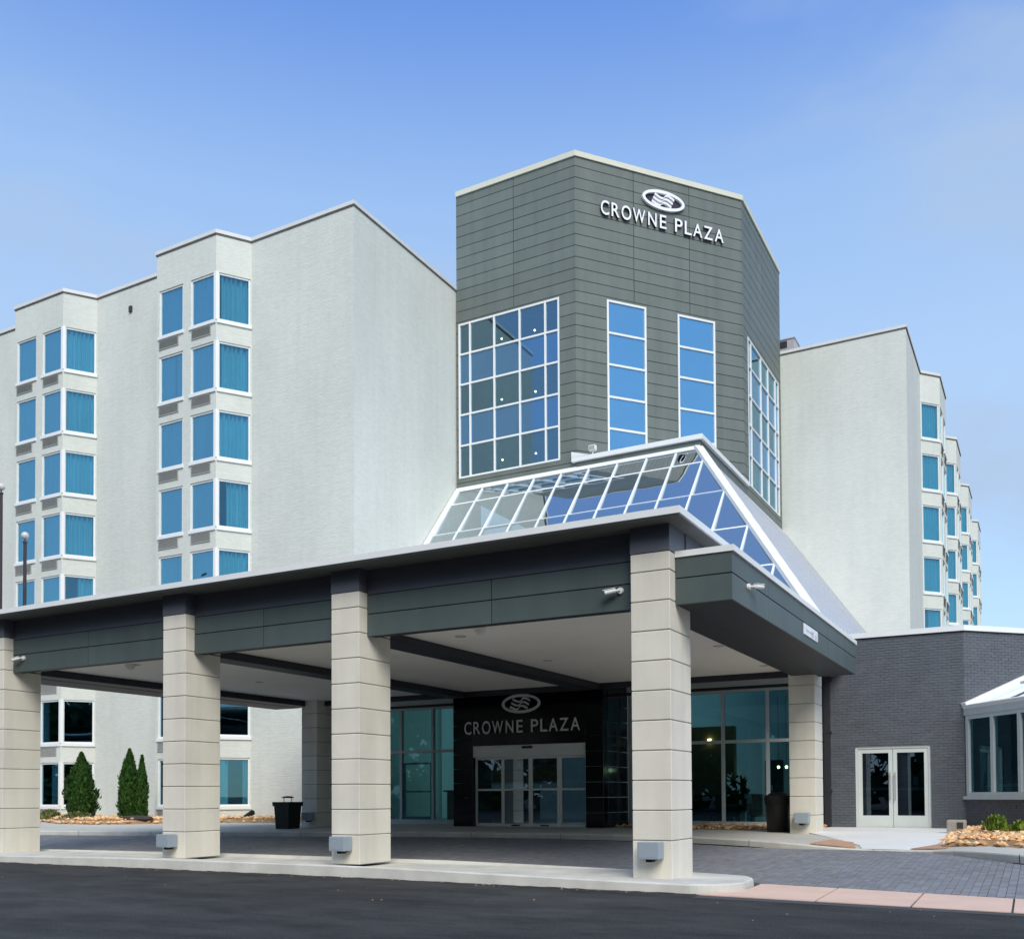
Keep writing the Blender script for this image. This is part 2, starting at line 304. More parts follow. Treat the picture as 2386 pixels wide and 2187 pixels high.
Mt = {
 'white_brick': brick_mat('painted_brick', (.675, .70, .64), (.625, .65, .595)),
 'dark_brick': mat('dark_brick', (.106, .117, .133), .55, .10, 2.0, .35, 70, tint=True),
 'mortar': mat('dark_mortar', (.096, .106, .121), .8),
 'stucco': mat('column_stucco', (.76, .725, .625), .85, .07, 1.4, .3, 180, streak=.10, piece=.035),
 'stucco_core': mat('column_joint', (.22, .21, .18), .9),
 'tower_panel': mat('tower_panel', (.148, .174, .158), .55, .08, .8, .06, 120, streak=.12, piece=.05),
 'tower_back': mat('tower_backing', (.035, .04, .038), .8),
 'fascia': mat('fascia_panel', (.080, .106, .102), .5, .08, .9, .06, 120, streak=.10, piece=.06),
 'band': mat('charcoal_band', (.105, .108, .128), .5, .08, 1.2, .05, 120), 'soffit': mat('soffit_board', (.13, .135, .128), .6), 'seam': mat('shaded_seam_metal', (.20, .22, .27), .45), 'tar': mat('fresh_tar', (.012, .012, .013), .6, .3, 6., .5, 60), 'drip': mat('coping_joint', (.16, .14, .135), .7), 'lobby_wall': mat('lobby_paint', (.74, .77, .75), .85, .04),  # seam: roofing metal darkened, the seams' shading lines put into its colour
 'door_metal': mat('door_metal', (.60, .645, .625), .4, .05, 3.0),
 'charcoal': mat('charcoal_paint', (.026, .028, .036), .55, .08, 1.2, .05, 120),
 'white': mat('white_paint', (.80, .82, .81), .4, .03, 2.0),
 'cream': mat('cream_coping', (.66, .66, .54), .5, .05, 1.0),
 'coping': mat('grey_coping', (.68, .69, .68), .45, .06, 1.0),
 'alum': mat('pale_aluminium', (.84, .86, .82), .38, .05, 3.0),
 'mullion': mat('mullion_grey', (.52, .57, .56), .4, .04, 3.0),
 'ceiling': mat('ceiling_board', (.86, .82, .73), .85, .04, .8, .1, 200),
 'portal': mat('black_granite', (.004, .004, .006), .16, .1, 3.0, .0, 60, spec=.35),
 'portal_side': mat('black_slate', (.016, .017, .022), .10, .15, 3.0, .0, 60, spec=.5),
 'asphalt': asphalt_mat(),
 'paver': mat('grey_paver', (.225, .23, .24), .75, .10, .5, .3, 120, tint=True, spec=.3),
 'sand': mat('paver_sand', (.07, .07, .075), .9),
 'sidewalk': mat('sidewalk_concrete', (.52, .50, .44), .85, .12, .9, .2, 90),
 'kerb': mat('kerb_concrete', (.60, .59, .53), .85, .22, 1.3, .35, 90),
 'new_concrete': mat('pale_concrete', (.78, .775, .73), .8, .07, 1.1, .15, 90),
 'pink': mat('pink_concrete', (.70, .50, .39), .85, .08, 1.8, .25, 90),
 'terracotta': mat('terracotta_pad', (.52, .31, .20), .85, .14, 5., .3, 60),
 'gravel': mat('tan_gravel', (.66, .46, .27), .8, .12, 8., 0, tint=True),
 'soil': mat('gravel_bed', (.34, .22, .12), .9, .2, 6., .5, 40),
 'plaster': mat('room_plaster', (.30, .32, .32), .9),
 'teal_wall': mat('lobby_wall', (.34, .42, .42), .85, .05),
 'wood': mat('dark_wood', (.16, .10, .05), .5, .25, 2.0),
 'floor_tile': mat('lobby_floor', (.32, .31, .29), .4),
 'curtain': mat('sheer_curtain', (.78, .80, .78), .9, .04),
 'grille': mat('grille_metal', (.37, .37, .345), .55, .05),
 'black': mat('black_plastic', (.012, .012, .013), .45, .1, 6.),
 'blackfab': mat('black_fabric', (.010, .011, .013), .8, .1, 6.),
 'camwhite': mat('camera_white', (.78, .79, .77), .35),
 'lamp_box': mat('grey_lamp_box', (.30, .355, .40), .45, .05),
 'bronze': mat('bronze_pole', (.045, .035, .040), .4, .05),
 'globe': mat('finial_silver', (.62, .60, .58), .3, .05),
 'steel': mat('brushed_steel', (.6, .62, .62), .35, .05, metal=.6),
 'metal_roof': mat('metal_roofing', (.70, .73, .78), .34, .06, .6, streak=.10, metal=.25),
 'sign_white': mat('sign_white', (.86, .87, .90), .4, .02),
 'sign_dark': mat('sign_return', (.03, .025, .045), .5),
 'sign_grey': mat('sign_brushed', (.88, .88, .83), .4, .04),
 'unit': mat('rooftop_metal', (.42, .41, .42), .6, .15, 3.),
 'plate': mat('plate_white', (.80, .83, .86), .4), 'plate_ink': mat('plate_ink', (.55, .58, .64), .5),
 'poster': mat('poster_blue', (.10, .16, .42), .6), 'poster_pale': mat('poster_pale', (.45, .50, .62), .6),
 'bark': mat('bark', (.06, .045, .03), .9),
 'stone': mat('grey_stone', (.33, .31, .27), .9, .2, 7., .5, 30), 'dark_stone': mat('dark_stone', (.045, .035, .032), .7, .2, 7., .3, 30),
 'lampshade': mat('lamp_shade', (.75, .76, .74), .8),
 'room_glass': glass_mat('window_glass', (.42, .80, .96), (.38, .80, 1.0), .33, 1.0, wav=.08),
 'diag_glass': glass_mat('bay_glass', (.36, .78, .92), (.36, .78, 1.0), .17, .9, wav=.06),
 'tower_glass': glass_mat('tower_glass', (.36, .56, .56), (.46, .76, .96), .25, 1.0),
 'spandrel': spandrel_mat('spandrel_glass', (.010, .06, .14), (.36, .66, 1.0), .25, 1.0),
 'sky_pane': spandrel_mat('tower_blue_glass', (.015, .10, .22), (.36, .74, 1.0), .46, .9),
 'skylight_glass': glass_mat('skylight_glass', (.46, .60, .62), (.86, .95, 1.0), .52, 1.0, wav=.08),
 'lobby_glass': glass_mat('storefront_glass', (.30, .70, .80), (.40, .80, .95), .04, 1.0),
 'door_glass': glass_mat('door_glass', (.11, .19, .27), (.6, .8, 1.0), .08, 1.0),
 'bulb': emit_mat('lit_bulb', (1, .78, .42), 6.0), 'warm': emit_mat('warm_downlight', (1, .6, .2), 5.0), 'downlight': mat('downlight_trim', (.5, .5, .48), .5),
 'conifer': leaf_mat('conifer_leaf', (.012, .045, .008), (.060, .145, .025)),
 'shrub': leaf_mat('shrub_leaf', (.05, .13, .02), (.30, .38, .05)),
 'tuft': leaf_mat('tuft_leaf', (.07, .10, .03), (.26, .28, .11)),
 'wood_line': leaf_mat('woodland_leaf', (.015, .04, .012), (.07, .12, .035)),
}

# ================================================================== THE SETTING: ground
KERB = [(-75,15.0,.18,.06),(-45,16.6,.19,.07),(-30,17.9,.2,.08),(-25.7,18.4,.2,.08),(-22.4,19.1,.2,.08),(-19.5,19.5,.21,.09),(-17.0,19.9,.23,.11),(-14.4,20.4,.25,.13),(-10.9,20.65,.25,.125),(-8.2,20.45,.25,.12),
        (-6.6,19.95,.25,.115),(-5.6,19.4,.25,.11),(-4.7,18.95,.24,.115),(-4.0,18.75,.20,.12),(-3.42,18.7,.145,.125),(-2.9,18.68,.135,.125),(-2.31,18.66,.135,.125),(-1.85,18.5,.15,.12),(-1.45,18.1,.185,.11),(-1.0,17.5,.21,.105),
        (-.6,16.8,.22,.10),(-.2,16.1,.22,.09),(.5,15.4,.22,.07),(2.5,14.5,.2,.05),(7,13.9,.18,.03),(30,13.8,.18,.03)]
def lerp(a, b, t): return a+(b-a)*t
def kerb_at(x):
    for a, b in zip(KERB[:-1], KERB[1:]):
        if a[0] <= x <= b[0]:
            t = (x-a[0])/(b[0]-a[0]); return [lerp(a[i], b[i], t) for i in range(1, 4)]
    return list((KERB[0] if x < KERB[0][0] else KERB[-1])[1:])
KX = [KERB[0][0]]
for a, b in zip(KERB[:-1], KERB[1:]):
    n = max(1, int((b[0]-a[0])/.5)) if b[0]-a[0] < 5 else 8
    KX += [lerp(a[0], b[0], (i+1)/n) for i in range(n)]
def ksm(x):                                    # slightly smoothed kerb
    return [sum(kerb_at(x+d)[i]*wt for d, wt in ((-.5,.25),(0,.5),(.5,.25))) for i in range(3)]
ASPH = -.125
def zi(x): return max(0, .057*min(1, max(0, 1-abs(x+11.8)/7.5)*1.6))          # island crown
def front_edge(x): return 13.95 if x < -3.9 else 13.75-.09*(x+3.9)/1.0*2.2 if x < -.2 else 12.95
def zp(x, y):
    ky, kt, kb = ksm(x); f = front_edge(x); t = (y-f)/(ky-f); return lerp(-.105, kb, max(0, min(1.05, t)))

gm = MB(); S = 900
gm.q([(-S,-S,ASPH),(S,-S,ASPH),(S,S,ASPH),(-S,S,ASPH)])
gm.build('asphalt_road', Mt['asphalt'], kind='structure')

# paved drive : bed + individual pavers
mb = MB()
xs = [x for x in KX if -48 <= x <= 12]
for a, b in zip(xs[:-1], xs[1:]):
    for j in range(8):
        def P(x, t):
            ky = ksm(x)[0]+.02; f = front_edge(x)-.35; y = lerp(f, ky, t); return (x, y, max(zp(x, y)-.02, ASPH+.004))
        mb.q([P(a, j/8), P(b, j/8), P(b, (j+1)/8), P(a, (j+1)/8)])
drive = mb.build('paved_drive', Mt['sand'], kind='structure', smooth=True)
mb = MB(); rnd = random.Random(3)
pw, pl = .101, .202
ix = 0; x = -33.0
while x < 4.5:
    f = front_edge(x+.05)+(.02 if x < -3.6 else -.06); ky = ksm(x+.05)[0]
    y = 13.0+(0 if ix % 2 else pl/2)
    while y < ky-.04:
        if y > f-.001:
            y1 = min(y+pl-.006, ky-.015); z = zp(x, (y+y1)/2)+rnd.uniform(-.0025, .0025)
            c = rnd.uniform(.88, 1.12); c2 = c*rnd.uniform(.95, 1.07)
            za, zb = zp(x, y)+(z-zp(x, (y+y1)/2)), zp(x, y1)+(z-zp(x, (y+y1)/2))
            A = [(x+.003,y,za),(x+pw-.003,y,za),(x+pw-.003,y1,zb),(x+.003,y1,zb)]; D = [(p[0],p[1],p[2]-.02) for p in A]
            mb.q(A, col=(c, c, c2))
            for i, j in ((0,1),(1,2),(3,0)): mb.q([D[i], D[j], A[j], A[i]], col=(c*.9, c*.9, c2*.9))
        y += pl
    x += pw; ix += 1
mb.build('paver', Mt['paver'], drive, kind='stuff')

# sidewalk with its kerb and the dropped ramp
mb = MB(); nb = 10
def walk_back(x): return 26.0 if x > -21.8 else 27.95
def sw(x, t):
    ky, kt, kb = ksm(x); y = lerp(ky+.16, walk_back(x) if x < -1.6 else max(ky+1.2, 20.5), t)
    hb = .27 if x > -21 else .25
    return (x, y, lerp(kt, hb, min(1, t*2.2)))
xs = [x for x in KX if x <= 14]
for a, b in zip(xs[:-1], xs[1:]):
    for j in range(nb): mb.q([sw(a, j/nb), sw(b, j/nb), sw(b, (j+1)/nb), sw(a, (j+1)/nb)])
walk = mb.build('sidewalk', Mt['sidewalk'], kind='structure', smooth=True)
# kerb stones, each its own piece
def kerb_piece(x0, x1):
    k = MB(); n = max(2, int((x1-x0)/.3))
    for i in range(n):
        a, b = lerp(x0, x1, i/n), lerp(x0, x1, (i+1)/n); Ka, Kb = ksm(a), ksm(b)
        pr = [(0, -.12), (.0, -.022), (.022, 0), (.165, 0.001)]
        for (o0, h0), (o1, h1) in zip(pr[:-1], pr[1:]):
            def Z(K, h): return max(K[2]-.03, K[1]+h) if h < -.03 else K[1]+.004+h
            k.q([(a, Ka[0]+o0, Z(Ka, h0)), (b, Kb[0]+o0, Z(Kb, h0)), (b, Kb[0]+o1, Z(Kb, h1)), (a, Ka[0]+o1, Z(Ka, h1))])
    return k
x = -34.
while x < 5:
    L = 2.4
    kerb_piece(x+.006, x+L-.006).build('kerb_stone', Mt['kerb'], walk); x += L
# pale ramp in front of the annex door
mb = MB(); n = 10
def rz(y): return lerp(.142, .292, min(1, max(0, (y-18.7)/3.4)))
Lx = [(-3.0,18.72),(-3.15,19.4),(-3.6,20.3),(-4.1,21.2),(-4.75,22.4),(-4.95,24.2),(-4.95,25.995)]
Rx = [(-2.28,18.70),(-2.0,19.2),(-1.62,19.6),(-1.68,21.0),(-1.8,22.4),(-1.95,24.2),(-2.0,25.995)]
for i in range(len(Lx)-1):
    mb.q([(Lx[i][0],Lx[i][1],rz(Lx[i][1])+.006),(Rx[i][0],Rx[i][1],rz(Rx[i][1])+.006),(Rx[i+1][0],Rx[i+1][1],rz(Rx[i+1][1])+.006),(Lx[i+1][0],Lx[i+1][1],rz(Lx[i+1][1])+.006)])
    for A in (Lx, Rx):
        mb.q([(A[i][0],A[i][1],rz(A[i][1])+.006),(A[i+1][0],A[i+1][1],rz(A[i+1][1])+.006),(A[i+1][0],A[i+1][1],.1),(A[i][0],A[i][1],.1)])
ramp = mb.build('entrance_ramp', Mt['new_concrete'], kind='structure')
for pts in ([(-3.98,18.95,.21),(-3.12,18.78,.152),(-3.32,19.75,.205),(-3.75,19.85,.243)], [(-2.18,18.78,.152),(-1.55,18.45,.187),(-1.42,19.3,.24),(-1.78,19.45,.205)]):
    k = MB(); up_ = [(p[0], p[1], p[2]+.016) for p in pts]; k.q(up_)
    for i in range(4): j = (i+1) % 4; k.q([pts[i], pts[j], up_[j], up_[i]])
    k.build('ramp_flare', Mt['terracotta'], ramp)

def stone(mb, c, r, rnd, col):
    o = [Vector((1,0,0)),Vector((-1,0,0)),Vector((0,1,0)),Vector((0,-1,0)),Vector((0,0,1)),Vector((0,0,-1))]
    rot = Matrix.Rotation(rnd.uniform(0, 6.3), 3, 'Z') @ Matrix.Rotation(rnd.uniform(-.6, .6), 3, 'X')
    sc = (r*rnd.uniform(.8, 1.4), r*rnd.uniform(.6, 1.1), r*rnd.uniform(.45, .8))
    V = [Vector(c)+rot @ Vector((p.x*sc[0]*rnd.uniform(.8,1.2), p.y*sc[1]*rnd.uniform(.8,1.2), p.z*sc[2])) for p in o]
    for f in ((0,2,4),(2,1,4),(1,3,4),(3,0,4),(2,0,5),(1,2,5),(3,1,5),(0,3,5)): mb.q([V[i] for i in f], col=col)
# island with the canopy columns
def isl_front(x):
    return 12.34-.02*math.sin(x*.7)-(.16*max(0, min(1, (x+9)/4)))
isl_pts_f = [(lerp(-40, -4.15, i/70), isl_front(lerp(-40, -4.15, i/70))) for i in range(71)]
arc = [(-4.15+.6*math.sin(t), 12.18+.62-.62*math.cos(t)) for t in [R(a) for a in range(8, 91, 8)]]
arc2 = [(-3.55-.02*i, 12.85+.2*i) for i in range(1, 4)]+[(-3.75,13.72),(-4.1,13.9)]
top_poly = isl_pts_f+arc+arc2+[(-4.6,14.0),(-9,14.1),(-14,14.1),(-25,13.95),(-40,13.9)]
rnd = random.Random(11)
k = MB(); n = len(top_poly)
k.q([(p[0], p[1], zi(p[0])) for p in top_poly])
low = offset_line(top_poly, .035, True); bev = offset_line(top_poly, .022, True)
for i in range(n):
    j = (i+1) % n; a, b = top_poly[i], top_poly[j]
    k.q([(bev[i].x,bev[i].y,zi(a[0])-.02),(bev[j].x,bev[j].y,zi(b[0])-.02),(b[0],b[1],zi(b[0])),(a[0],a[1],zi(a[0]))])
    k.q([(low[i].x,low[i].y,-.2),(low[j].x,low[j].y,-.2),(bev[j].x,bev[j].y,zi(b[0])-.02),(bev[i].x,bev[i].y,zi(a[0])-.02)])
k.build('kerb_island', Mt['kerb'], kind='structure')
# ragged lip of the new asphalt against the island
k = MB(); N = 220; prev = None
for i in range(N+1):
    x = lerp(-36, -3.9, i/N); y = isl_front(x)-.036; o = .05+.05*abs(math.sin(x*1.7)*math.sin(x*.53+1))+rnd.uniform(0, .05); h = rnd.uniform(.004, .018)
    cur = ((x, y-o-.10, ASPH+.001), (x, y-o*.4, ASPH+h), (x, y+.02, ASPH+h*.6))
    if prev:
        for p in range(2): k.q([prev[p], cur[p], cur[p+1], prev[p+1]])
    prev = cur
k.build('asphalt_lip', Mt['tar'], kind='structure')
k = MB(); rg = random.Random(41)
for i in range(150):
    x = rg.uniform(-22, -3.9); c = rg.uniform(.5, 1.1); stone(k, (x, isl_front(x)-.06-abs(rg.gauss(0, .09)), ASPH+.006), rg.uniform(.006, .018), rg, (c, c*.95, c*.9))
for i in range(26):
    x = rg.uniform(-22, 0); stone(k, (x, rg.uniform(9.5, 12), ASPH+.004), rg.uniform(.006, .014), rg, (.7, .66, .6))
GRIT = k
# pink gutter slabs
ap = MB(); ap.q([(-3.9,11.75,ASPH+.002),(9,10.6,ASPH+.002),(9,13.0,ASPH+.002),(-3.9,13.8,ASPH+.002)])
apron = ap.build('gutter_apron', Mt['sand'], kind='structure')
js = [-3.85,-2.44,-1.375,-.36,.68,1.72,2.76,3.8]
for i, (a, b) in enumerate(zip(js[:-1], js[1:])):
    def fy(x): return 12.02-.105*(x+3.5)
    def by(x): return max(13.66-.20*(x+3.5), 12.9) if x > -3.5 else 13.66
    pts = [(a+.012, fy(a)), (b-.012, fy(b)), (b-.03, by(b)), (a-.03+.024, by(a))]
    if i == 0: pts = [(-3.95,12.06),(b-.012,fy(b)),(b-.03,by(b)),(-3.52,13.62),(-3.50,12.9),(-3.60,12.5),(-3.75,12.25)]
    k = MB(); T = [(p[0], p[1], ASPH+.014+.012*(p[1]-12)) for p in pts]; k.q(T)
    for q in range(len(pts)):
        r_ = (q+1) % len(pts); k.q([(pts[q][0],pts[q][1],ASPH),(pts[r_][0],pts[r_][1],ASPH),T[r_],T[q]])
    k.build('gutter_slab', Mt['pink'], apron)

GRIT.build('kerb_grit', Mt['gravel'], kind='stuff', label='loose grit and small stones along the kerb of the canopy island', cat='grit')
# gravel beds (mound + stones)
def inside(p, poly):
    c = False; n = len(poly)
    for i in range(n):
        a, b = poly[i], poly[i-1]
        if (a[1] > p[1]) != (b[1] > p[1]) and p[0] < (b[0]-a[0])*(p[1]-a[1])/(b[1]-a[1])+a[0]: c = not c
    return c
def bed(poly, zbase, h, count, size, seed, cols):
    rnd = random.Random(seed); k = MB()
    cx = sum(p[0] for p in poly)/len(poly); cy = sum(p[1] for p in poly)/len(poly)
    inn = [(lerp(p[0], cx, .12), lerp(p[1], cy, .12)) for p in poly]
    for i in range(len(poly)):
        j = (i+1) % len(poly); a, b, c, d = poly[i], poly[j], inn[j], inn[i]
        k.q([(a[0],a[1],zbase-.03),(b[0],b[1],zbase-.03),(c[0],c[1],zbase+h),(d[0],d[1],zbase+h)])
    k.q([(p[0], p[1], zbase+h) for p in inn])
    b0 = k.build('gravel_bed', Mt['soil'], kind='structure')
    k = MB(); xs = [p[0] for p in poly]; ys = [p[1] for p in poly]; done = 0
    while done < count:
        p = (rnd.uniform(min(xs), max(xs)), rnd.uniform(min(ys), max(ys)))
        if not inside(p, poly): continue
        r = size*rnd.uniform(.5, 1.35); t = 1 if inside(p, inn) else .25
        c = rnd.choice(cols); v = rnd.uniform(.75, 1.25)
        stone(k, (p[0], p[1], zbase+h*t+r*.2+rnd.uniform(0, .03)), r, rnd, tuple(min(1.5, q*v) for q in c)); done += 1
    k.build('gravel', Mt['gravel'], b0, kind='stuff')
GC = [(1.05,1.1,1.2),(1.2,1.15,1.05),(1.3,1.05,.75),(.95,.85,.75),(1.35,1.35,1.4),(.85,.65,.5),(1.15,.95,.7)]
bed([(-50,24.6),(-34.6,24.7),(-32.5,23.4),(-30.6,22.5),(-28.5,22.2),(-27.2,22.9),(-26.6,24.2),(-26.3,25.3),(-24.5,25.6),(-22.0,25.9),(-21.9,27.9),(-26.7,27.9),(-27.5,26.8),(-30.7,26.8),(-50,27.9)], .25, .13, 3300, .085, 5, GC)
bed([(-10.3,24.6),(-7.0,23.9),(-5.5,23.95),(-5.3,24.2),(-5.3,25.9),(-10.3,25.9)], .27, .05, 700, .055, 6, GC)
bed([(-1.66,18.75),(-.9,18.35),(-.2,17.6),(.6,16.9),(2.2,16.2),(5,15.6),(5,16.5),(1.9,21.2),(-1.55,25.75),(-1.95,25.9),(-1.85,22.4),(-1.7,20.5)], .25, .09, 2300, .062, 8, GC)
bed([(-5.28,25.2),(-4.97,25.2),(-4.97,25.95),(-5.28,25.95)], .27, .04, 45, .05, 9, GC)

# woodland across the road, behind the viewer: only mirrored in the glass
k = MB(); rnd = random.Random(21)
for t in range(96):
    cx, cy = rnd.uniform(-150, 70), rnd.uniform(-40, -27); hh = rnd.uniform(15, 29); rr = rnd.uniform(3.6, 5.6)
    k.tube((cx, cy, ASPH), (cx, cy, hh*.7), .3, .12, 6, False)
    for i in range(400):
        th, ph = rnd.uniform(0, 6.283), math.acos(rnd.uniform(-1, 1)); q = rnd.uniform(.4, 1)
        c = Vector((cx+rr*q*math.sin(ph)*math.cos(th), cy+rr*q*math.sin(ph)*math.sin(th), hh*.56+hh*.46*q*math.cos(ph)))
        a = Vector((rnd.uniform(-1,1),rnd.uniform(-1,1),rnd.uniform(-1,1)))*.75; b = Vector((rnd.uniform(-1,1),rnd.uniform(-1,1),rnd.uniform(-1,1)))*.75
        g = rnd.random(); k.q([c-a, c-b, c+a, c+b], col=(g, g, g))
for t in range(190):
    cx, cy = rnd.uniform(-150, 70), rnd.uniform(-29, -26); rr = rnd.uniform(1.5, 3.4)
    for i in range(70):
        c = Vector((cx+rnd.uniform(-rr, rr), cy+rnd.uniform(-1, 1), rnd.uniform(0, rr*1.6)))
        a = Vector((rnd.uniform(-1,1),rnd.uniform(-1,1),rnd.uniform(-1,1)))*.6; b = Vector((rnd.uniform(-1,1),rnd.uniform(-1,1),rnd.uniform(-1,1)))*.6
        g = rnd.random(); k.q([c-a, c-b, c+a, c+b], col=(g, g, g))
k.build('distant_woodland', Mt['wood_line'], kind='stuff', label='leafy green woodland mirrored in the hotel glass', cat='woodland')

# ================================================================== BUILDINGS
CACHE = {}
def cached(key, fn):
    if key not in CACHE: CACHE[key] = fn()
    return CACHE[key]
def curtain_mesh(w_, h_, c0, c1, folds, seed):
    rnd = random.Random(seed); k = MB(); n = 64; pts = []
    ph = rnd.uniform(0, 6)
    for i in range(n+1):
        t = i/n; a = lerp(c0, c1, t)*w_
        pts.append((a, .21+.085*math.sin(t*folds*6.283+ph+.9*math.sin(t*9+ph))+.015*math.sin(t*folds*13+ph)))
    for (a, b), (c, d) in zip(pts[:-1], pts[1:]): k.q([(a,b,-.02),(c,d,-.02),(c,d,h_-.02),(a,b,h_-.02)])
    return k.mesh('curtain', smooth=True)
def window(parent, X, a0, a1, z0, z1, gl, curt=None, sill=True, name='window', fw=.065):
    w_, h_ = a1-a0, z1-z0; key = (round(w_,3), round(h_,3), gl, fw)
    def fr():
        k = MB()
        for b in ((0,fw,0,h_),(w_-fw,w_,0,h_),(fw,w_-fw,0,fw),(fw,w_-fw,h_-fw,h_)): k.box(b[0],b[1],.035,.115,b[2],b[3])
        return k.mesh('window_frame')
    def pn():
        k = MB(); k.q([(fw,.08,fw),(w_-fw,.08,fw),(w_-fw,.08,h_-fw),(fw,.08,h_-fw)]); return k.mesh('pane')
    M = X @ Matrix.Translation((a0, 0, z0))
    o = add(name, cached(('f',)+key, fr), Mt['white'], parent, M)
    add('pane', cached(('p',)+key, pn), Mt[gl], o, M)
    if curt is not None:
        for (c0, c1) in curt[0]:
            sd_ = curt[1] % 11
            add('curtain', cached(('c', round(w_,2), round(h_,2), c0, c1, sd_), lambda: curtain_mesh(w_, h_, c0, c1, max(2, int(8*(c1-c0)*w_/1.3)), sd_)), Mt['curtain'], o, M)
    if sill:
        add('sill', cached(('s', round(w_,3)), lambda: MB().box(-.045, w_+.045, -.055, .10, -.125, -.002).mesh('sill')), Mt['white'], o, M)
    return o
def grille(parent, X, a0, a1, z0, z1):
    w_, h_ = round(a1-a0, 3), round(z1-z0, 3)
    def g():
        k = MB(); k.box(0,w_,-.03,.02,0,.03); k.box(0,w_,-.03,.02,h_-.03,h_); k.box(0,.03,-.03,.02,.03,h_-.03); k.box(w_-.03,w_,-.03,.02,.03,h_-.03)
        n = 9
        for i in range(n):
            z = .04+(h_-.08)*i/n; k.q([(.03,-.02,z),(w_-.03,-.02,z),(w_-.03,.01,z+.03),(.03,.01,z+.03)])
        return k.mesh('air_conditioner_grille')
    add('air_conditioner_grille', cached(('g', w_, h_), g), Mt['grille'], parent, X @ Matrix.Translation((a0, 0, z0)))

ROOF = 22.62; TOPS = [21.09-2.64*k for k in range(8)]; WH = 1.80
# ---- left wing
lw = thing('hotel_wing', 'pale painted brick hotel wing left of the dark tower, with stacked corner bay windows', 'building', (-30, 28, .3))
plan = [(-56,28.0),(-48.4,28.0),(-48.4,26.9),(-45.16,26.9),(-44.41,28.0),(-39.51,28.0),(-39.51,26.9),(-36.30,26.9),(-35.55,28.0),(-30.65,28.0),(-30.65,26.9),(-27.44,26.9),(-26.69,28.0),(-21.75,28.0),(-21.75,37.0)]
wm = MB(); u0 = 0; rnd = random.Random(5); OPEN = [((0,.36),(.62,1)), ((.55,1),), ((0,.45),), ((0,1),)]
for i, (a, b) in enumerate(zip(plan[:-1], plan[1:])):
    X, L = seg_frame(a, b); holes = []
    bayfront = abs(a[1]-26.9) < .01 and abs(b[1]-26.9) < .01; diag = a[1] < 27 and b[1] > 27.5 and b[0] > a[0]+.3
    if bayfront and a[0] > -45: W2 = [(.14, 1.45), (1.86, 3.15)]
    elif diag and a[0] > -40: W2 = [(.07, 1.29)]
    else: W2 = []
    for (c, d) in W2:
        for kf, t in enumerate(TOPS):
            z1 = t+.03; z0 = t-WH; holes.append((c, d, z0, z1))
            low_ = kf >= 5
            if low_: cu = rnd.choice([((0,.4),), ((.5,1),), (), ((0,.35),(.8,1))]) if kf > 5 else ((0,1),)
            elif diag and kf == 3: cu = ((.28,1),) if a[0] > -30 else ((0,1),)
            elif diag and kf == 4 and a[0] < -30: cu = ((.45,1),)
            else: cu = rnd.choice([((0,1),)]*5+[((0,.58),(.66,1)), ((.12,1),), ((0,.86),)])
            if kf == 6: cu = () if diag else ((0,.25),)
            window(lw, X, c, d, z0, z1, 'diag_glass' if diag else 'room_glass', (cu, rnd.randint(0, 10)))
            if not diag: grille(lw, X, c+(.0 if c < 1 else .06), c+1.08, z0-.53, z0-.145)
    wall_faces(wm, X, L, .2, ROOF, holes, u0=u0); u0 += L
for bx in (-27.44, -36.30):
    for t in TOPS:
        MB(Matrix.Translation((bx, 26.9, 0))).prism([(-.10,-.03),(.012,-.03),(.075,.075),(.0,.16),(-.10,.10)], t-WH, t+.03).build('corner_post', Mt['white'], lw)
wm.q([(p[0], p[1], ROOF-.02) for p in plan]+[(-56,37.0,ROOF-.02)])
wm.q([(-21.75,37,.2),(-56,37,.2),(-56,37,ROOF),(-21.75,37,ROOF)], uv=[(0,0)]*4); wm.q([(-56,37,.2),(-56,28,.2),(-56,28,ROOF),(-56,37,ROOF)], uv=[(0,0)]*4)
wm.build('wall', Mt['white_brick'], lw)
k = MB(); rail(k, plan, -.22, .055, ROOF-.02, ROOF+.12); k.build('coping', Mt['coping'], lw)
k = MB(); rail(k, plan, -.02, .03, ROOF-.07, ROOF-.022); k.build('coping_drip', Mt['drip'], lw)
MB().box(-33.52,-33.36,27.93,28.0,21.5,21.74).build('wall_vent', Mt['bronze'], lw)
# floors inside, so that the rooms are separate
for t in TOPS[:-1]:
    MB().prism([(-55.9,28.3),(-39.3,28.3),(-39.3,27.2),(-36.5,27.2),(-35.7,28.3),(-30.4,28.3),(-30.4,27.2),(-27.6,27.2),(-26.9,28.3),(-22,28.3),(-22,36.8),(-55.9,36.8)], t-WH-.75, t-WH-.55).build('floor_slab', Mt['plaster'], lw)
MB().box(-55.9,-22,31.4,31.5,.2,ROOF-.1).build('room_wall', Mt['plaster'], lw)

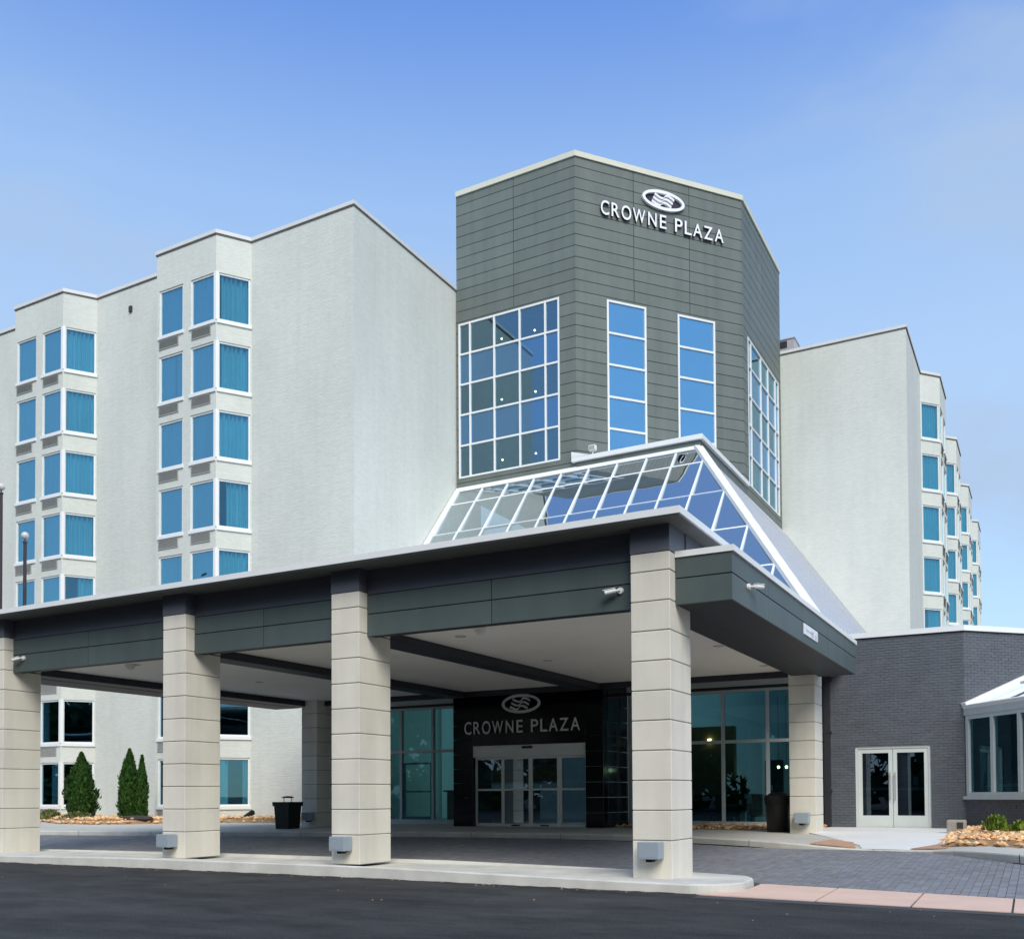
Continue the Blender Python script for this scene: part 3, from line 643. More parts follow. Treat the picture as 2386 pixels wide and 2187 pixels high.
# ---- right wing
rw = thing('hotel_wing', 'pale painted brick hotel wing behind the grey annex, plain front and bays down its side', 'building', (-5.4, 50, .3))
plan = [(-22,47.9),(-5.42,47.9),(-5.42,53.5)]
y = 53.5
for i in range(4):
    plan += [(-4.58,y+.99),(-4.58,y+4.2),(-5.42,y+4.25),(-5.42,y+10.3)]; y += 10.3
wm = MB(); u0 = 0
for a, b in zip(plan[:-1], plan[1:]):
    X, L = seg_frame(a, b); holes = []; W2 = []
    diag = abs(a[0]+5.42) < .01 and abs(b[0]+4.58) < .01; front = abs(a[0]+4.58) < .01 and abs(b[0]+4.58) < .01
    if diag: W2 = [(.05, 1.22)]
    if front: W2 = [(.10, 1.42), (1.8, 3.05)]
    for (c, d) in W2:
        for kf, t in enumerate(TOPS[:7]):
            holes.append((c, d, t-WH, t+.03))
            window(rw, X, c, d, t-WH, t+.03, 'diag_glass' if diag else 'room_glass', (((.3,1),) if kf == 4 else ((0,1),), kf))
            if front: grille(rw, X, c, c+1.08, t-WH-.53, t-WH-.145)
    wall_faces(wm, X, L, .2, ROOF, holes, u0=u0); u0 += L
wm.q([(p[0], p[1], ROOF-.02) for p in plan]+[(-22,105.0,ROOF-.02)])
wm.build('wall', Mt['white_brick'], rw)
k = MB(); rail(k, plan, -.22, .055, ROOF-.02, ROOF+.12); k.build('coping', Mt['coping'], rw)
k = MB(); rail(k, plan, -.02, .03, ROOF-.07, ROOF-.022); k.build('coping_drip', Mt['drip'], rw)
MB().box(-8.6,-8.5,48.2,104,.2,ROOF-.1).build('room_wall', Mt['plaster'], rw)
ru = thing('rooftop_unit', 'grey sheet metal ventilation unit on the roof edge behind the tower', 'ventilation unit', (-11, 48.6, ROOF))
k = MB(); k.box(-12.6,-10.6,48.5,49.6,23.04,23.56); k.build('housing', Mt['unit'], ru)
MB().box(-12.65,-10.56,48.46,49.65,23.56,23.60).build('lid', Mt['unit'], ru)
MB().box(-11.75,-10.95,48.47,48.498,23.16,23.48).build('louvre', Mt['charcoal'], ru)
for xx in (-12.3, -10.8): MB().box(xx-.12,xx+.12,48.6,49.5,ROOF+.0,23.04).build('foot', Mt['unit'], ru)

# ---- tower
tw = thing('entrance_tower', 'tall dark grey panelled tower with gridded blue windows above the glass roof', 'tower', (-16, 36, 14))
P0, P1, P2, P3 = (-21.70,34.94), (-16.14,34.94), (-11.13,41.10), (-11.15,47.85)
TZ0, TZ1 = 13.9, 26.58
faces = [(P0,P1,[(.10,4.84,14.5,21.09)],[2.77]), (P1,P2,[(1.39,3.20,14.35,21.07),(4.69,6.52,14.35,21.07)],[2.65,5.30]), (P2,P3,[(.72,6.3,14.5,21.0)],[3.3])]
edges = [26.57]+[26.19-.4575*i for i in range(28)]
edges = [z for z in edges if z > TZ0+.05]+[TZ0]
bk = MB()
for a, b, holes, vj in faces:
    X, L = seg_frame(a, b)
    Xi = X @ Matrix.Translation((0, .03, 0)); wall_faces(bk, Xi, L, TZ0, TZ1, holes, depth=.1)
    cuts = [0]+vj+[L]
    for zt, zb in zip(edges[:-1], edges[1:]):
        segs = zip(cuts[:-1], cuts[1:]) if zb > 21.05 else [(0, L)]
        for (s0, s1) in segs:
            for (x0,x1,z0,z1) in subtract((s0+(.012 if s0 > 0 else 0), s1-(.012 if s1 < L else 0), zb+.026, zt), holes):
                if z1-z0 < .04 or x1-x0 < .05: continue
                t = X @ Matrix.Translation((0, 0, 0)); e0, e1 = (.0 if x0 > .01 else -.0), 0
                MB(t).box(x0, x1, 0, .028, z0, z1).build('siding_panel', Mt['tower_panel'], tw)
bk.q([(p[0],p[1],TZ1) for p in (P0,P1,P2,P3)]+[(-21.7,47.85,TZ1)]); bk.q([(-21.7,47.85,TZ0),(-21.7,34.94,TZ0),(-21.7,34.94,TZ1),(-21.7,47.85,TZ1)], uv=[(0,0)]*4)
bk.q([(-11.15,47.85,TZ0),(-21.7,47.85,TZ0),(-21.7,47.85,TZ1),(-11.15,47.85,TZ1)], uv=[(0,0)]*4)
bk.build('wall', Mt['tower_back'], tw)
k = MB(); rail(k, [P0,P1,P2,P3], -.3, .06, TZ1, TZ1+.215); k.build('coping', Mt['cream'], tw)
def grid_window(parent, X, xs, zs, mats, bar=.072, name='window', fmat='white', depth=.10, d0=.0):
    k = MB(X)
    for x in xs: k.box(x-bar/2, x+bar/2, d0-.02, d0+depth, zs[0]-bar/2, zs[-1]+bar/2)
    for z in zs:
        for a, b in zip(xs[:-1], xs[1:]): k.box(a+bar/2, b-bar/2, d0-.015, d0+depth, z-bar/2, z+bar/2)
    o = k.build(name, Mt[fmat], parent)
    for i, (a, b) in enumerate(zip(xs[:-1], xs[1:])):
        for j, (c, d) in enumerate(zip(zs[:-1], zs[1:])):
            MB(X).q([(a+bar/2,d0+.045,c+bar/2),(b-bar/2,d0+.045,c+bar/2),(b-bar/2,d0+.045,d-bar/2),(a+bar/2,d0+.045,d-bar/2)]).build('pane', Mt[mats(i, j)], o)
    return o
X, L = seg_frame(P0, P1)
grid_window(tw, X, [.14,.66,1.83,3.03,4.20,4.80], [14.54,15.88,17.19,18.48,19.77,21.05], lambda i, j: 'spandrel' if j % 2 else 'tower_glass')
X, L = seg_frame(P1, P2)
for (a, b) in ((1.43,3.16),(4.73,6.48)): grid_window(tw, X, [a, b], [13.95+.44,15.85,17.14,18.45,19.735,21.03], lambda i, j: 'sky_pane', bar=.08)
X, L = seg_frame(P2, P3)
grid_window(tw, X, [.76,1.25,2.95,4.25,5.65,6.26], [14.54,15.88,17.19,18.48,19.77,20.96], lambda i, j: 'spandrel' if j % 2 else 'tower_glass')
# corridor floors and rooms seen through the big grid
for zc in (15.85+.55, 18.48+.55, 21.15+.55):
    MB().prism([(-21.6,35.15),(-16.3,35.15),(-11.4,41.2),(-11.4,47.6),(-21.6,47.6)], zc-.35, zc-.1).build('floor_slab', Mt['plaster'], tw)
MB().prism([(-21.6,38.6),(-17.2,38.6),(-13.2,43.5),(-13.2,47.6),(-21.6,47.6)], TZ0, TZ1-.2).build('corridor_wall', Mt['plaster'], tw)
for (x, z) in ((-20.27,20.74),(-18.67,20.73),(-20.28,18.11),(-18.65,18.12),(-20.26,15.5),(-18.65,15.5)):
    p = thing('pendant_lamp', 'lit globe lamp behind the %s pane row of the tower, %s' % ('top' if z > 20 else 'middle' if z > 17 else 'bottom', 'nearer the pale wing' if x < -19.5 else 'nearer the tower corner'), 'lamp', (x, 36.3, z), 'lit lamps inside the tower')
    k = MB(); k.lathe((x,36.3,z), [(.0,-.042),(.028,-.03),(.042,0),(.028,.03),(.0,.042)], 12); k.build('bulb', Mt['bulb'], p, smooth=True)
    MB().tube((x,36.3,z+.04),(x,36.3,z+.33),.012,n=6).build('stem', Mt['bronze'], p)
# white capped curb filling the cut corner
cc = [(-16.30,34.88),(-11.08,34.88),(-11.08,41.3)]
k = MB(); k.prism([(-16.14,34.90),(-11.10,34.90),(-11.10,41.1),(-11.16,41.06)], 13.9, 14.27); k.build('curb', Mt['tower_panel'], tw)
k = MB(); rail(k, cc, -.25, .10, 14.275, 14.45); k.q([(-16.1,34.95,14.44),(-11.2,35.1,14.44),(-11.2,41.0,14.44)]); k.build('curb_coping', Mt['white'], tw)
k = MB()
k.q([(-16.30,34.775,14.455),(-15.55,34.775,14.455),(-16.30,34.775,14.68)]); k.q([(-16.30,34.80,14.455),(-16.30,34.80,14.68),(-15.55,34.80,14.455)]); k.q([(-16.30,34.775,14.68),(-15.55,34.775,14.455),(-15.55,34.80,14.455),(-16.30,34.80,14.68)])
k.build('upturn', Mt['white'], tw)

# ---- sloping glass roof
sk = thing('atrium_skylight', 'sloping glazed atrium roof with white bars below the tower', 'glass roof', (-13, 31, 5))
SL = 1.16
def sz(y): return 13.99+SL*(y-34.9)
sn = Vector((0, -SL, 1)).normalized()
def hipx(y): return -11.17+(34.9-y)*.8154
def sp(x, y, o=0.): return Vector((x, y, sz(y)))+sn*o
MX = [-21.50,-20.34,-19.15,-17.94,-16.72,-15.53,-14.33,-13.13,-11.97,-10.78,-9.57,-8.38,-7.19,-6.0]
RY = [34.76,34.17,32.79,31.28,29.83,28.4,27.4]
def bar(mb, a, b, wdt, h0=-.03, h1=.05, n=sn):
    a, b = Vector(a), Vector(b); d = (b-a).normalized(); s_ = d.cross(n).normalized()*wdt/2
    A = [a-s_+n*h0, a+s_+n*h0, a+s_+n*h1, a-s_+n*h1]; B = [p+(b-a) for p in A]
    mb.q(A); mb.q(list(reversed(B)))
    for i in range(4): j = (i+1) % 4; mb.q([A[j], A[i], B[i], B[j]])
def clip(poly, f):
    res = []
    for i in range(len(poly)):
        p, q = poly[i], poly[(i+1) % len(poly)]; a, b = f(p), f(q)
        if a >= 0: res.append(p)
        if (a > 0 > b) or (a < 0 < b): t = a/(a-b); res.append((lerp(p[0], q[0], t), lerp(p[1], q[1], t)))
    return res
for (x0, x1) in zip(MX[:-1], MX[1:]):
    for (y1, y0) in zip(RY[:-1], RY[1:]):
        po = clip([(x0,y0),(x1,y0),(x1,y1),(x0,y1)], lambda p: hipx(p[1])-.10-p[0])
        if len(po) >= 3: MB().q([sp(p[0], p[1], (lerp(-.040, .040, (p[1]-y0)/(y1-y0)))*(y1-y0)/1.4) for p in po]).build('pane', Mt['skylight_glass'], sk)
for x in MX[1:]:
    yt = min(34.76, 34.9-(x+11.17+.1)/.8154 if x > -11.2 else 34.76)
    if yt > 27.5:
        k = MB(); bar(k, sp(x, yt), sp(x, 27.4), .068, -.06, .06); k.build('mullion', Mt['white'], sk)
for y in RY[1:]:
    k = MB(); bar(k, sp(-21.5, y), sp(hipx(y)-.1, y), .07, -.03, .042); k.build('rail', Mt['white'], sk)
k = MB(); bar(k, sp(-21.72, 34.88), sp(-11.1, 34.88), .30, -.05, .06); k.build('ridge_flashing', Mt['white'], sk)
k = MB(); bar(k, sp(-21.60, 34.95), sp(-21.60, 27.3), .24, -.05, .07); k.build('side_flashing', Mt['white'], sk)
hn = (sn+Vector((1.4, 0, 1)).normalized()).normalized()
k = MB(); bar(k, Vector((hipx(34.9), 34.9, sz(34.9))), Vector((hipx(27.3), 27.3, sz(27.3))), .32, -.05, .08, hn); k.build('hip_flashing', Mt['white'], sk)
# standing seam slope on the far side
def mz(x): return 14.0-1.405*(x+11.17)
mn = Vector((1.405, 0, 1)).normalized()
def mp_(x, y, o=0): return Vector((x, y, mz(x)))+mn*o
XB = -4.85; y = 27.6; pwid = .60
while y < 47.85:
    y1 = min(y+pwid, 47.88)
    def topx(yy): return max(-11.17, -11.17+(34.9-yy)*.8154)+ (.06 if yy < 34.9 else 0)
    a0, a1 = topx(y), topx(y1)
    if min(a0, a1) < XB-.1:
        k = MB(); Q = [mp_(min(a0, XB-.02), y), mp_(XB, y), mp_(XB, y1), mp_(min(a1, XB-.02), y1)]
        k.q(Q); k.build('roof_panel', Mt['metal_roof'], sk)
        k = MB(); bar(k, mp_(min(a1+.22, XB-.03), y1), mp_(XB, y1), .05, 0, .007, mn); k.build('seam', Mt['seam'], sk)
    y = y1
# front curb
MB().box(-21.7,-4.9,27.15,27.42,5.1,5.32).build('curb', Mt['white'], sk)

# ---- lobby block (glass front, black portal, flat roof)
lb = thing('lobby_building', 'glazed hotel lobby front with a black stone entrance portal under the canopy', 'building', (-13, 26, .27))
MB().box(-21.7,-5.1,22.95,27.2,4.99,5.1).build('roof', Mt['coping'], lb)
MB().box(-21.7,-5.32,25.93,26.2,4.24,4.99).build('parapet_wall', Mt['charcoal'], lb)
MB().box(-21.7,-5.32,25.88,26.15,4.05,4.235).build('header_band', Mt['mullion'], lb)
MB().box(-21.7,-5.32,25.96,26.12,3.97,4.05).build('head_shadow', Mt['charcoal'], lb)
MB().box(-21.7,-15.2,25.95,26.14,.24,.335).build('plinth', Mt['kerb'], lb)
MB().box(-10.45,-5.32,25.95,26.14,.24,.345).build('plinth', Mt['charcoal'], lb)
XF = frame_at(0, 26.0, 0)
grid_window(lb, XF, [-21.6,-20.75,-19.53,-18.32,-17.10,-15.88,-15.22], [.365,2.57,3.94], lambda i, j: 'lobby_glass', bar=.085, name='storefront_window', fmat='mullion')
grid_window(lb, XF, [-10.42,-10.13,-8.93,-7.72,-6.51,-5.40], [.375,2.57,3.94], lambda i, j: 'lobby_glass', bar=.085, name='storefront_window', fmat='mullion')
# portal: black panels
def panel(name, x0, x1, y0, y1, z0, z1, mt, par, bev=.006): return add(name, cbox_mesh(name, x0, x1, y0, y1, z0, z1, bev), Mt[mt], par)
zz = [.255+.4175*i for i in range(10)]
for z0, z1 in zip(zz[:-1], zz[1:]):
    z1_ = min(z1, 4.0)
    panel('portal_panel', -15.20,-14.55, 24.2, 24.5, z0+.003, z1_-.003, 'portal', lb)
    panel('portal_panel', -10.985,-10.46, 24.2, 24.5, z0+.003, z1_-.003, 'portal', lb)
    panel('side_panel', -10.74,-10.45, 24.505, 25.93, z0+.005, z1_-.005, 'portal_side', lb)
    panel('side_panel', -15.2,-14.91, 24.505, 25.93, z0+.005, z1_-.005, 'portal_side', lb)
panel('portal_header', -14.547,-10.988, 24.203, 24.5, 2.58, 4.0, 'portal', lb)
MB().box(-15.2,-10.45,24.2,25.95,4.0,4.3).build('portal_head', Mt['charcoal'], lb)
# automatic sliding doors
dr = MB().box(-14.545,-10.99,24.235,24.42,2.25,2.575).build('sliding_door', Mt['alum'], lb)
xs = [-14.54,-13.625,-12.72,-11.83,-10.995]
k = MB()
for i, (a, b) in enumerate(zip(xs[:-1], xs[1:])):
    d = 24.30+(.05 if i in (0, 3) else 0); k = MB(); f = .06
    for q in ((a,a+f,.275,2.248),(b-f,b,.275,2.248),(a+f,b-f,.275,.36),(a+f,b-f,1.29,1.345),(a+f,b-f,2.18,2.248)): k.box(q[0],q[1],d,d+.05,q[2],q[3])
    k.build('door_leaf', Mt['alum'], dr)
    k = MB()
    for z0, z1 in ((.36,1.29),(1.345,2.18)): k.q([(a+f,d+.025,z0),(b-f,d+.025,z0),(b-f,d+.025,z1),(a+f,d+.025,z1)])
    k.build('door_glass', Mt['door_glass'], dr)
MB().box(-12.92,-12.62,24.17,24.234,2.47,2.53).build('door_sensor', Mt['black'], dr)
for x in (-13.2, -12.28): MB().box(x-.13,x+.13,24.285,24.299,.295,.33).build('door_label', Mt['black'], dr)
for x in (-13.02, -12.55, -12.05): MB().box(x-.15,x+.15,24.36,24.363,2.0,2.1).build('door_notice', Mt['lampshade'], dr)
# inside of the lobby
MB().box(-21.6,-5.4,26.15,35.0,.2,.268).build('lobby_floor', Mt['floor_tile'], lb)
MB().box(-21.6,-5.4,33.5,33.6,.27,5.0).build('lobby_back_wall', Mt['lobby_wall'], lb)
MB().box(-5.5,-5.36,26.2,40,.27,5.0).build('lobby_side_wall', Mt['lobby_wall'], lb)
MB().box(-21.6,-5.4,26.2,28.0,4.3,4.4).build('lobby_ceiling', Mt['plaster'], lb)
MB().box(-9.8,-8.45,29.6,29.9,.27,3.25).build('wood_panel_wall', Mt['wood'], lb)
MB().box(-8.45,-7.85,33.3,33.45,.27,2.3).build('dark_doorway', Mt['charcoal'], lb)  # charcoal box put in for the dark of an open doorway
MB().box(-21.75,-21.6,26.05,28.0,.24,4.99).build('end_wall', Mt['coping'], lb)
k = MB(); k.lathe((-9.2,29.55,2.75), [(.0,.0),(.05,.0),(.06,.12),(.0,.12)], 10); k.build('wall_sconce', Mt['warm'], lb)

# ---- canopy (porte cochere)
pc = thing('porte_cochere', 'flat roofed entrance canopy with charcoal fascia on pale block columns', 'canopy', (-12, 18, 0))
def column(x1, y0, zb, yd=.87, base_j=.52):
    x0 = x1-.575; y1 = y0+yd
    o = MB().box(x0+.012, x1-.012, y0+.012, y1-.012, zb, 4.5).build('column', Mt['stucco_core'], pc)
    js = [zb]+[base_j+.4145*i for i in range(20) if base_j+.4145*i < 4.45]+[4.513]
    for z0, z1 in zip(js[:-1], js[1:]):
        key = ('blk', round(z1-z0, 3), yd)
        me = cached(key, lambda: cbox_mesh('block', 0, .575, 0, yd, .006, z1-z0-.006, .007))
        add('block', me, Mt['stucco'], o, Matrix.Translation((x0, y0, z0)))
    return o
for x1 in (-4.521, -9.845, -13.808, -19.10): column(x1, 12.797, zi(x1)-.02)
column(-4.521, 22.261, .23, .79, .68); column(-18.66, 22.261, .22, .79, .68)
for x1 in (-4.521, -9.845, -13.808, -19.10):
    MB().box(x1-.578, x1+.003, 12.79, 13.45, 4.516, 4.905).build('column_cap', Mt['band'], pc)
# roof slab with white edge
MB().box(-19.93,-4.27,12.47,22.94,4.905,4.985).build('roof', Mt['coping'], pc)
k = MB(); rail(k, [(-19.93,22.94),(-19.93,12.47),(-4.27,12.47),(-4.27,22.94)], -.08, .02, 4.91, 5.005)
k.build('roof_edge', Mt['white'], pc)
MB().box(-19.92,-4.28,12.475,13.1,4.885,4.9045).build('soffit_strip', Mt['soffit'], pc)
MB().box(-4.55,-4.28,13.1,22.9,4.885,4.9045).build('soffit_strip', Mt['soffit'], pc)
# front fascia between the columns
bays = [(-19.10,-14.385),(-13.805,-10.42),(-9.845,-5.098)]
for (a, b) in bays:
    mid = (a+b)/2+(.0)
    MB().box(a+.002, b-.002, 13.04, 13.25, 3.80, 4.884).build('fascia_backing', Mt['charcoal'], pc)
    panel('fascia_band', a+.003, b-.003, 13.015, 13.04, 4.482, 4.884, 'band', pc, .003)
    for (c, d) in ((a, mid-.006), (mid+.006, b)):
        for z0, z1 in ((3.79,4.150),(4.164,4.470)): panel('fascia_panel', c+.003, d-.003, 13.01, 13.04, z0, z1, 'fascia', pc, .003)
panel('fascia_panel', -20.6, -19.68, 13.01, 13.04, 3.79, 4.470, 'fascia', pc, .003)
# charcoal wall above on the right flank, and the lower side box
MB().box(-4.6,-4.5,13.45,22.9,4.46,4.884).build('fascia_band', Mt['band'], pc)
MB().box(-4.518,-3.74,13.05,22.66,3.80,4.44).build('side_box', Mt['charcoal'], pc)
for z0, z1 in ((3.79,4.150),(4.164,4.445)):
    panel('fascia_panel', -4.517,-3.712, 13.02, 13.05, z0, z1, 'fascia', pc, .003)
    ys = [13.0195,14.97,17.25,19.6,21.3,22.69]
    for a, b in zip(ys[:-1], ys[1:]): panel('fascia_panel', -3.74,-3.711, a+(.006 if a > 13.1 else .031), b-.006, z0, z1, 'fascia', pc, .003)
    panel('fascia_panel', -4.517,-3.712, 22.66, 22.69, z0, z1, 'fascia', pc, .003)
k = MB(); rail(k, [(-4.517,13.03),(-3.712,13.03),(-3.712,22.69),(-4.517,22.69)], -.3, .03, 4.45, 4.535); k.q([(-4.517,13.03,4.50),(-3.75,13.03,4.50),(-3.75,22.69,4.50),(-4.517,22.69,4.50)]); k.build('side_coping', Mt['white'], pc)
MB().box(-20.6,-19.68,13.05,22.66,3.80,4.44).build('side_box', Mt['charcoal'], pc)
k = MB(); rail(k, [(-19.68,22.69),(-20.62,22.69),(-20.62,13.03),(-19.68,13.03)], -.3, .03, 4.45, 4.535); k.build('side_coping', Mt['white'], pc)
# ceiling and beams
MB().box(-19.67,-4.52,13.25,22.6,3.96,4.02).build('ceiling', Mt['ceiling'], pc)
MB().box(-21.0,-4.52,22.70,25.9,4.30,4.36).build('rear_ceiling', Mt['charcoal'], pc)
for x1 in (-4.521, -9.85, -13.81, -19.10): MB().box(x1-.50, x1-.0, 13.25, 22.6, 3.80, 3.957).build('beam', Mt['charcoal'], pc)
MB().box(-19.67,-4.52,22.6,22.70,3.82,4.9).build('beam', Mt['charcoal'], pc)
for (x, y) in ((-9.04,14.65),(-9.1,18.2),(-5.44,18.1),(-5.42,21.37),(-16.9,14.3),(-16.9,18),(-12,16),(-7.2,20.6)):
    k = MB(); k.lathe((x,y,3.957), [(.10,0),(.10,-.008),(.075,-.012),(.07,.0)], 16); k.build('downlight', Mt['downlight'], pc)

# ---- grey brick annex
an = thing('brick_annex', 'low dark grey brick annex with pale coping right of the canopy', 'building', (-3, 26, .27))
def bricks(mb, X, L, z0, z1, holes, seed, lead=0.):
    rnd = random.Random(seed); old = mb.X; mb.X = X; ch = .0677; n = int((z1-z0)/ch)
    for r in range(n+1):
        za = z0+r*ch; zb = min(za+ch-.010, z1)
        if zb-za < .02: continue
        a = -(.1025 if r % 2 else 0)
        while a < L:
            a0, a1 = max(a, 0), min(a+.195, L); a += .205
            if a1-a0 < .02: continue
            for (x0,x1,q0,q1) in subtract((a0, a1, za, zb), holes):
                if x1-x0 < .015 or q1-q0 < .015: continue
                d = rnd.uniform(-.005, .003); d2 = d+rnd.uniform(-.003, .003); c = rnd.uniform(.94, 1.08); b = .03
                A = [(x0,d,q0),(x1,d2,q0),(x1,d2-.001,q1),(x0,d-.001,q1)]; B = [(p[0], b, p[2]) for p in A]; col = (c, c, c*rnd.uniform(.97,1.05))
                mb.q(A, col=col)
                for i in range(4): j = (i+1) % 4; mb.q([A[j], A[i], B[i], B[j]], col=col)
    mb.X = old
AC = [(-5.30,26.0),(-1.75,26.0),(-1.75+6*.70,26.0+6*.714)]
DOOR = (-4.30+5.30, -2.52+5.30, .2, 2.345)
km = MB(); kb = MB()
for i, (a, b) in enumerate(zip(AC[:-1], AC[1:])):
    X, L = seg_frame(a, b); h = [DOOR] if i == 0 else []
    bricks(kb, X, L, .27, 5.08, h, 31+i)
    wall_faces(km, X @ Matrix.Translation((0,.006,0)), L, .2, 5.09, h, depth=.22)
km.q([(-5.3,26.0,5.085),(-1.75,26.0,5.085),(2.45,30.28,5.085),(2.45,47.8,5.085),(-5.3,47.8,5.085)], uv=[(0,0)]*5)
km.q([(-5.3,47.8,.2),(-5.3,26.0,.2),(-5.3,26.0,5.09),(-5.3,47.8,5.09)], uv=[(0,0)]*4)
km.q([(2.45,30.28,.2),(2.45,47.8,.2),(2.45,47.8,5.09),(2.45,30.28,5.09)], uv=[(0,0)]*4)
km.build('wall', Mt['mortar'], an)
kb.build('brick', Mt['dark_brick'], an, kind='stuff')
k = MB(); rail(k, AC, -.35, .05, 5.085, 5.215); k.build('coping', Mt['white'], an)
k = MB(); rail(k, [(-5.3,26.02),(-1.75,26.02),(2.45,30.3)], -.03, .035, 5.05, 5.083); k.build('coping_drip', Mt['charcoal'], an)
# double door
dd = MB()
for q in ((-4.30,-4.235,.27,2.345),(-2.585,-2.52,.27,2.345),(-4.235,-2.585,2.28,2.345)): dd.box(q[0],q[1],26.04,26.16,q[2],q[3])
dd = dd.build('double_door', Mt['door_metal'], an)
for (a, b, hx) in ((-4.232,-3.415,-3.47), (-3.405,-2.588,-3.35)):
    k = MB(); f = .095
    for q in ((a,a+f,.275,2.277),(b-f,b,.275,2.277),(a+f,b-f,.275,.60),(a+f,b-f,2.17,2.277)): k.box(q[0],q[1],26.06,26.11,q[2],q[3])
    k.build('door_leaf', Mt['door_metal'], dd)
    MB().q([(a+f,26.085,.60),(b-f,26.085,.60),(b-f,26.085,2.17),(a+f,26.085,2.17)]).build('door_glass', Mt['door_glass'], dd)
    MB().box(a+f-.02,b-f+.02,26.115,26.16,1.235,1.30).build('push_bar', Mt['steel'], dd)
    k = MB(); k.tube((hx,26.0,.98),(hx,26.0,1.68),.014); k.tube((hx,26.0,1.05),(hx,26.06,1.05),.012); k.tube((hx,26.0,1.60),(hx,26.06,1.60),.012); k.build('handle', Mt['steel'], dd)
MB().box(-4.08,-3.52,26.13,26.135,1.86,2.05).build('door_notice', Mt['poster'], dd)
for x0, x1, z0, z1 in ((-4.0,-3.84,1.91,1.93),(-4.0,-3.86,1.96,2.02),(-3.72,-3.54,1.93,1.96)): MB().box(x0,x1,26.127,26.131,z0,z1).build('notice_mark', Mt['poster_pale'], dd)
MB().box(-3.22,-3.0,26.2,26.205,1.46,2.1).build('door_notice', Mt['teal_wall'], dd); MB().box(-2.95,-2.84,26.19,26.195,1.36,1.56).build('door_notice', Mt['lampshade'], dd)
MB().box(-5.2,-1.9,27.6,27.7,.27,4.8).build('inner_wall', Mt['plaster'], an)
MB().box(-5.2,-1.9,26.25,27.6,.2,.28).build('inner_floor', Mt['floor_tile'], an)
MB().box(-4.35,-2.47,25.93,26.03,.25,.272).build('threshold', Mt['alum'], an)
dp = thing('downspout', 'dark painted downspout on the annex wall beside the rear canopy column', 'downspout', (-4.96, 25.9, .3))
MB().box(-5.04,-4.89,25.85,25.97,.33,4.05).build('pipe', Mt['charcoal'], dp)
MB().box(-5.09,-4.84,25.80,25.99,4.05,4.30).build('collector', Mt['charcoal'], dp)
for z in (1.2, 2.7): MB().box(-5.07,-4.86,25.84,25.995,z,z+.05).build('bracket', Mt['charcoal'], dp)

# ---- sunroom
sr = thing('sunroom', 'sunroom bay with sloping glass roof on a grey brick base', 'sunroom', (-1, 25, .27))
XS = frame_at(-1.75, 26.0, math.atan2(-.794, .607)); LS = 4.6
kb = MB(); bricks(kb, XS, LS, .27, 1.0, [], 77); kb.build('brick', Mt['dark_brick'], sr, kind='stuff')
MB(XS).box(0.005,LS,.009,.25,.2,1.0).build('base_wall', Mt['mortar'], sr)
MB(XS).box(-.02,LS+.05,-.07,.2,1.0,1.075).build('sill', Mt['mullion'], sr)
grid_window(sr, XS, [.10,1.03,1.98,2.93,3.88,4.55], [1.12,2.97], lambda i, j: 'lobby_glass', bar=.10, name='window', fmat='mullion')
MB(XS).box(0.0,LS,-.03,.15,3.02,3.20).build('eave_beam', Mt['mullion'], sr)
SLP = .40
def rp(a, y, o=0): return XS @ Vector((a, y, 3.22+SLP*y+o))
for i, (a, b) in enumerate(((-.0,.95),(.95,1.9),(1.9,2.85),(2.85,3.8),(3.8,4.6))):
    for (y0, y1) in ((0,1.6),(1.6,3.2)):
        e0 = -.14*y0 if i == 0 else a; e1 = -.14*y1 if i == 0 else a
        MB().q([rp(e0, y0), rp(b, y0), rp(b, y1), rp(e1, y1)]).build('roof_pane', Mt['skylight_glass'], sr)
rn = (XS.to_3x3() @ Vector((0, -SLP, 1))).normalized()
for a in (.95,1.9,2.85,3.8,4.6):
    k = MB(); bar(k, rp(a, 0), rp(a, 3.2), .07, -.03, .05, rn); k.build('rafter', Mt['white'], sr)
k = MB(); bar(k, rp(.05, -.03), rp(-.40, 3.2), .16, -.05, .12, rn); k.build('rake_flashing', Mt['white'], sr)
k = MB(); bar(k, rp(-.02, 0), rp(4.65, 0), .09, -.03, .06, rn); k.build('eave_flashing', Mt['white'], sr)
k = MB(); bar(k, rp(-.2, 1.6), rp(4.6, 1.6), .06, -.03, .04, rn); k.build('purlin', Mt['white'], sr)
MB(XS).box(-.4,LS,3.2,3.3,.27,4.55).build('back_wall', Mt['plaster'], sr)
MB(XS).box(LS,LS+.1,.1,3.3,.27,3.2).build('end_wall', Mt['mortar'], sr)
MB(XS).box(.05,LS,.5,.54,1.30,1.345).build('inner_rail', Mt['mullion'], sr)

# ================================================================== SIGNS
def glyph(ch, ext):
    cu = bpy.data.curves.new('glyph', 'FONT'); cu.body = ch; cu.extrude = .05; cu.offset = .008; cu.resolution_u = 6
    o = bpy.data.objects.new('glyph', cu); COL.objects.link(o)
    dg = bpy.context.evaluated_depsgraph_get(); me = bpy.data.meshes.new_from_object(o.evaluated_get(dg))
    bpy.data.objects.remove(o); bpy.data.curves.remove(cu)
    return me
def emblem(mb, c, hw, hh, th, d0, d1, skew=0.):
    n = 64
    def el(t, s): return (c[0]+(hw-s)*math.cos(t), c[1]+(hh-s)*math.sin(t))
    for i in range(n):
        t0, t1 = 6.28319*i/n, 6.28319*(i+1)/n
        a, b, e, f = el(t0, 0), el(t1, 0), el(t1, th), el(t0, th)
        def V(p, d): return (p[0], d, p[1])
        mb.q([V(a,d0),V(b,d0),V(e,d0),V(f,d0)]); mb.q([V(a,d0),V(a,d1),V(b,d1),V(b,d0)]); mb.q([V(f,d0),V(e,d0),V(e,d1),V(f,d1)])
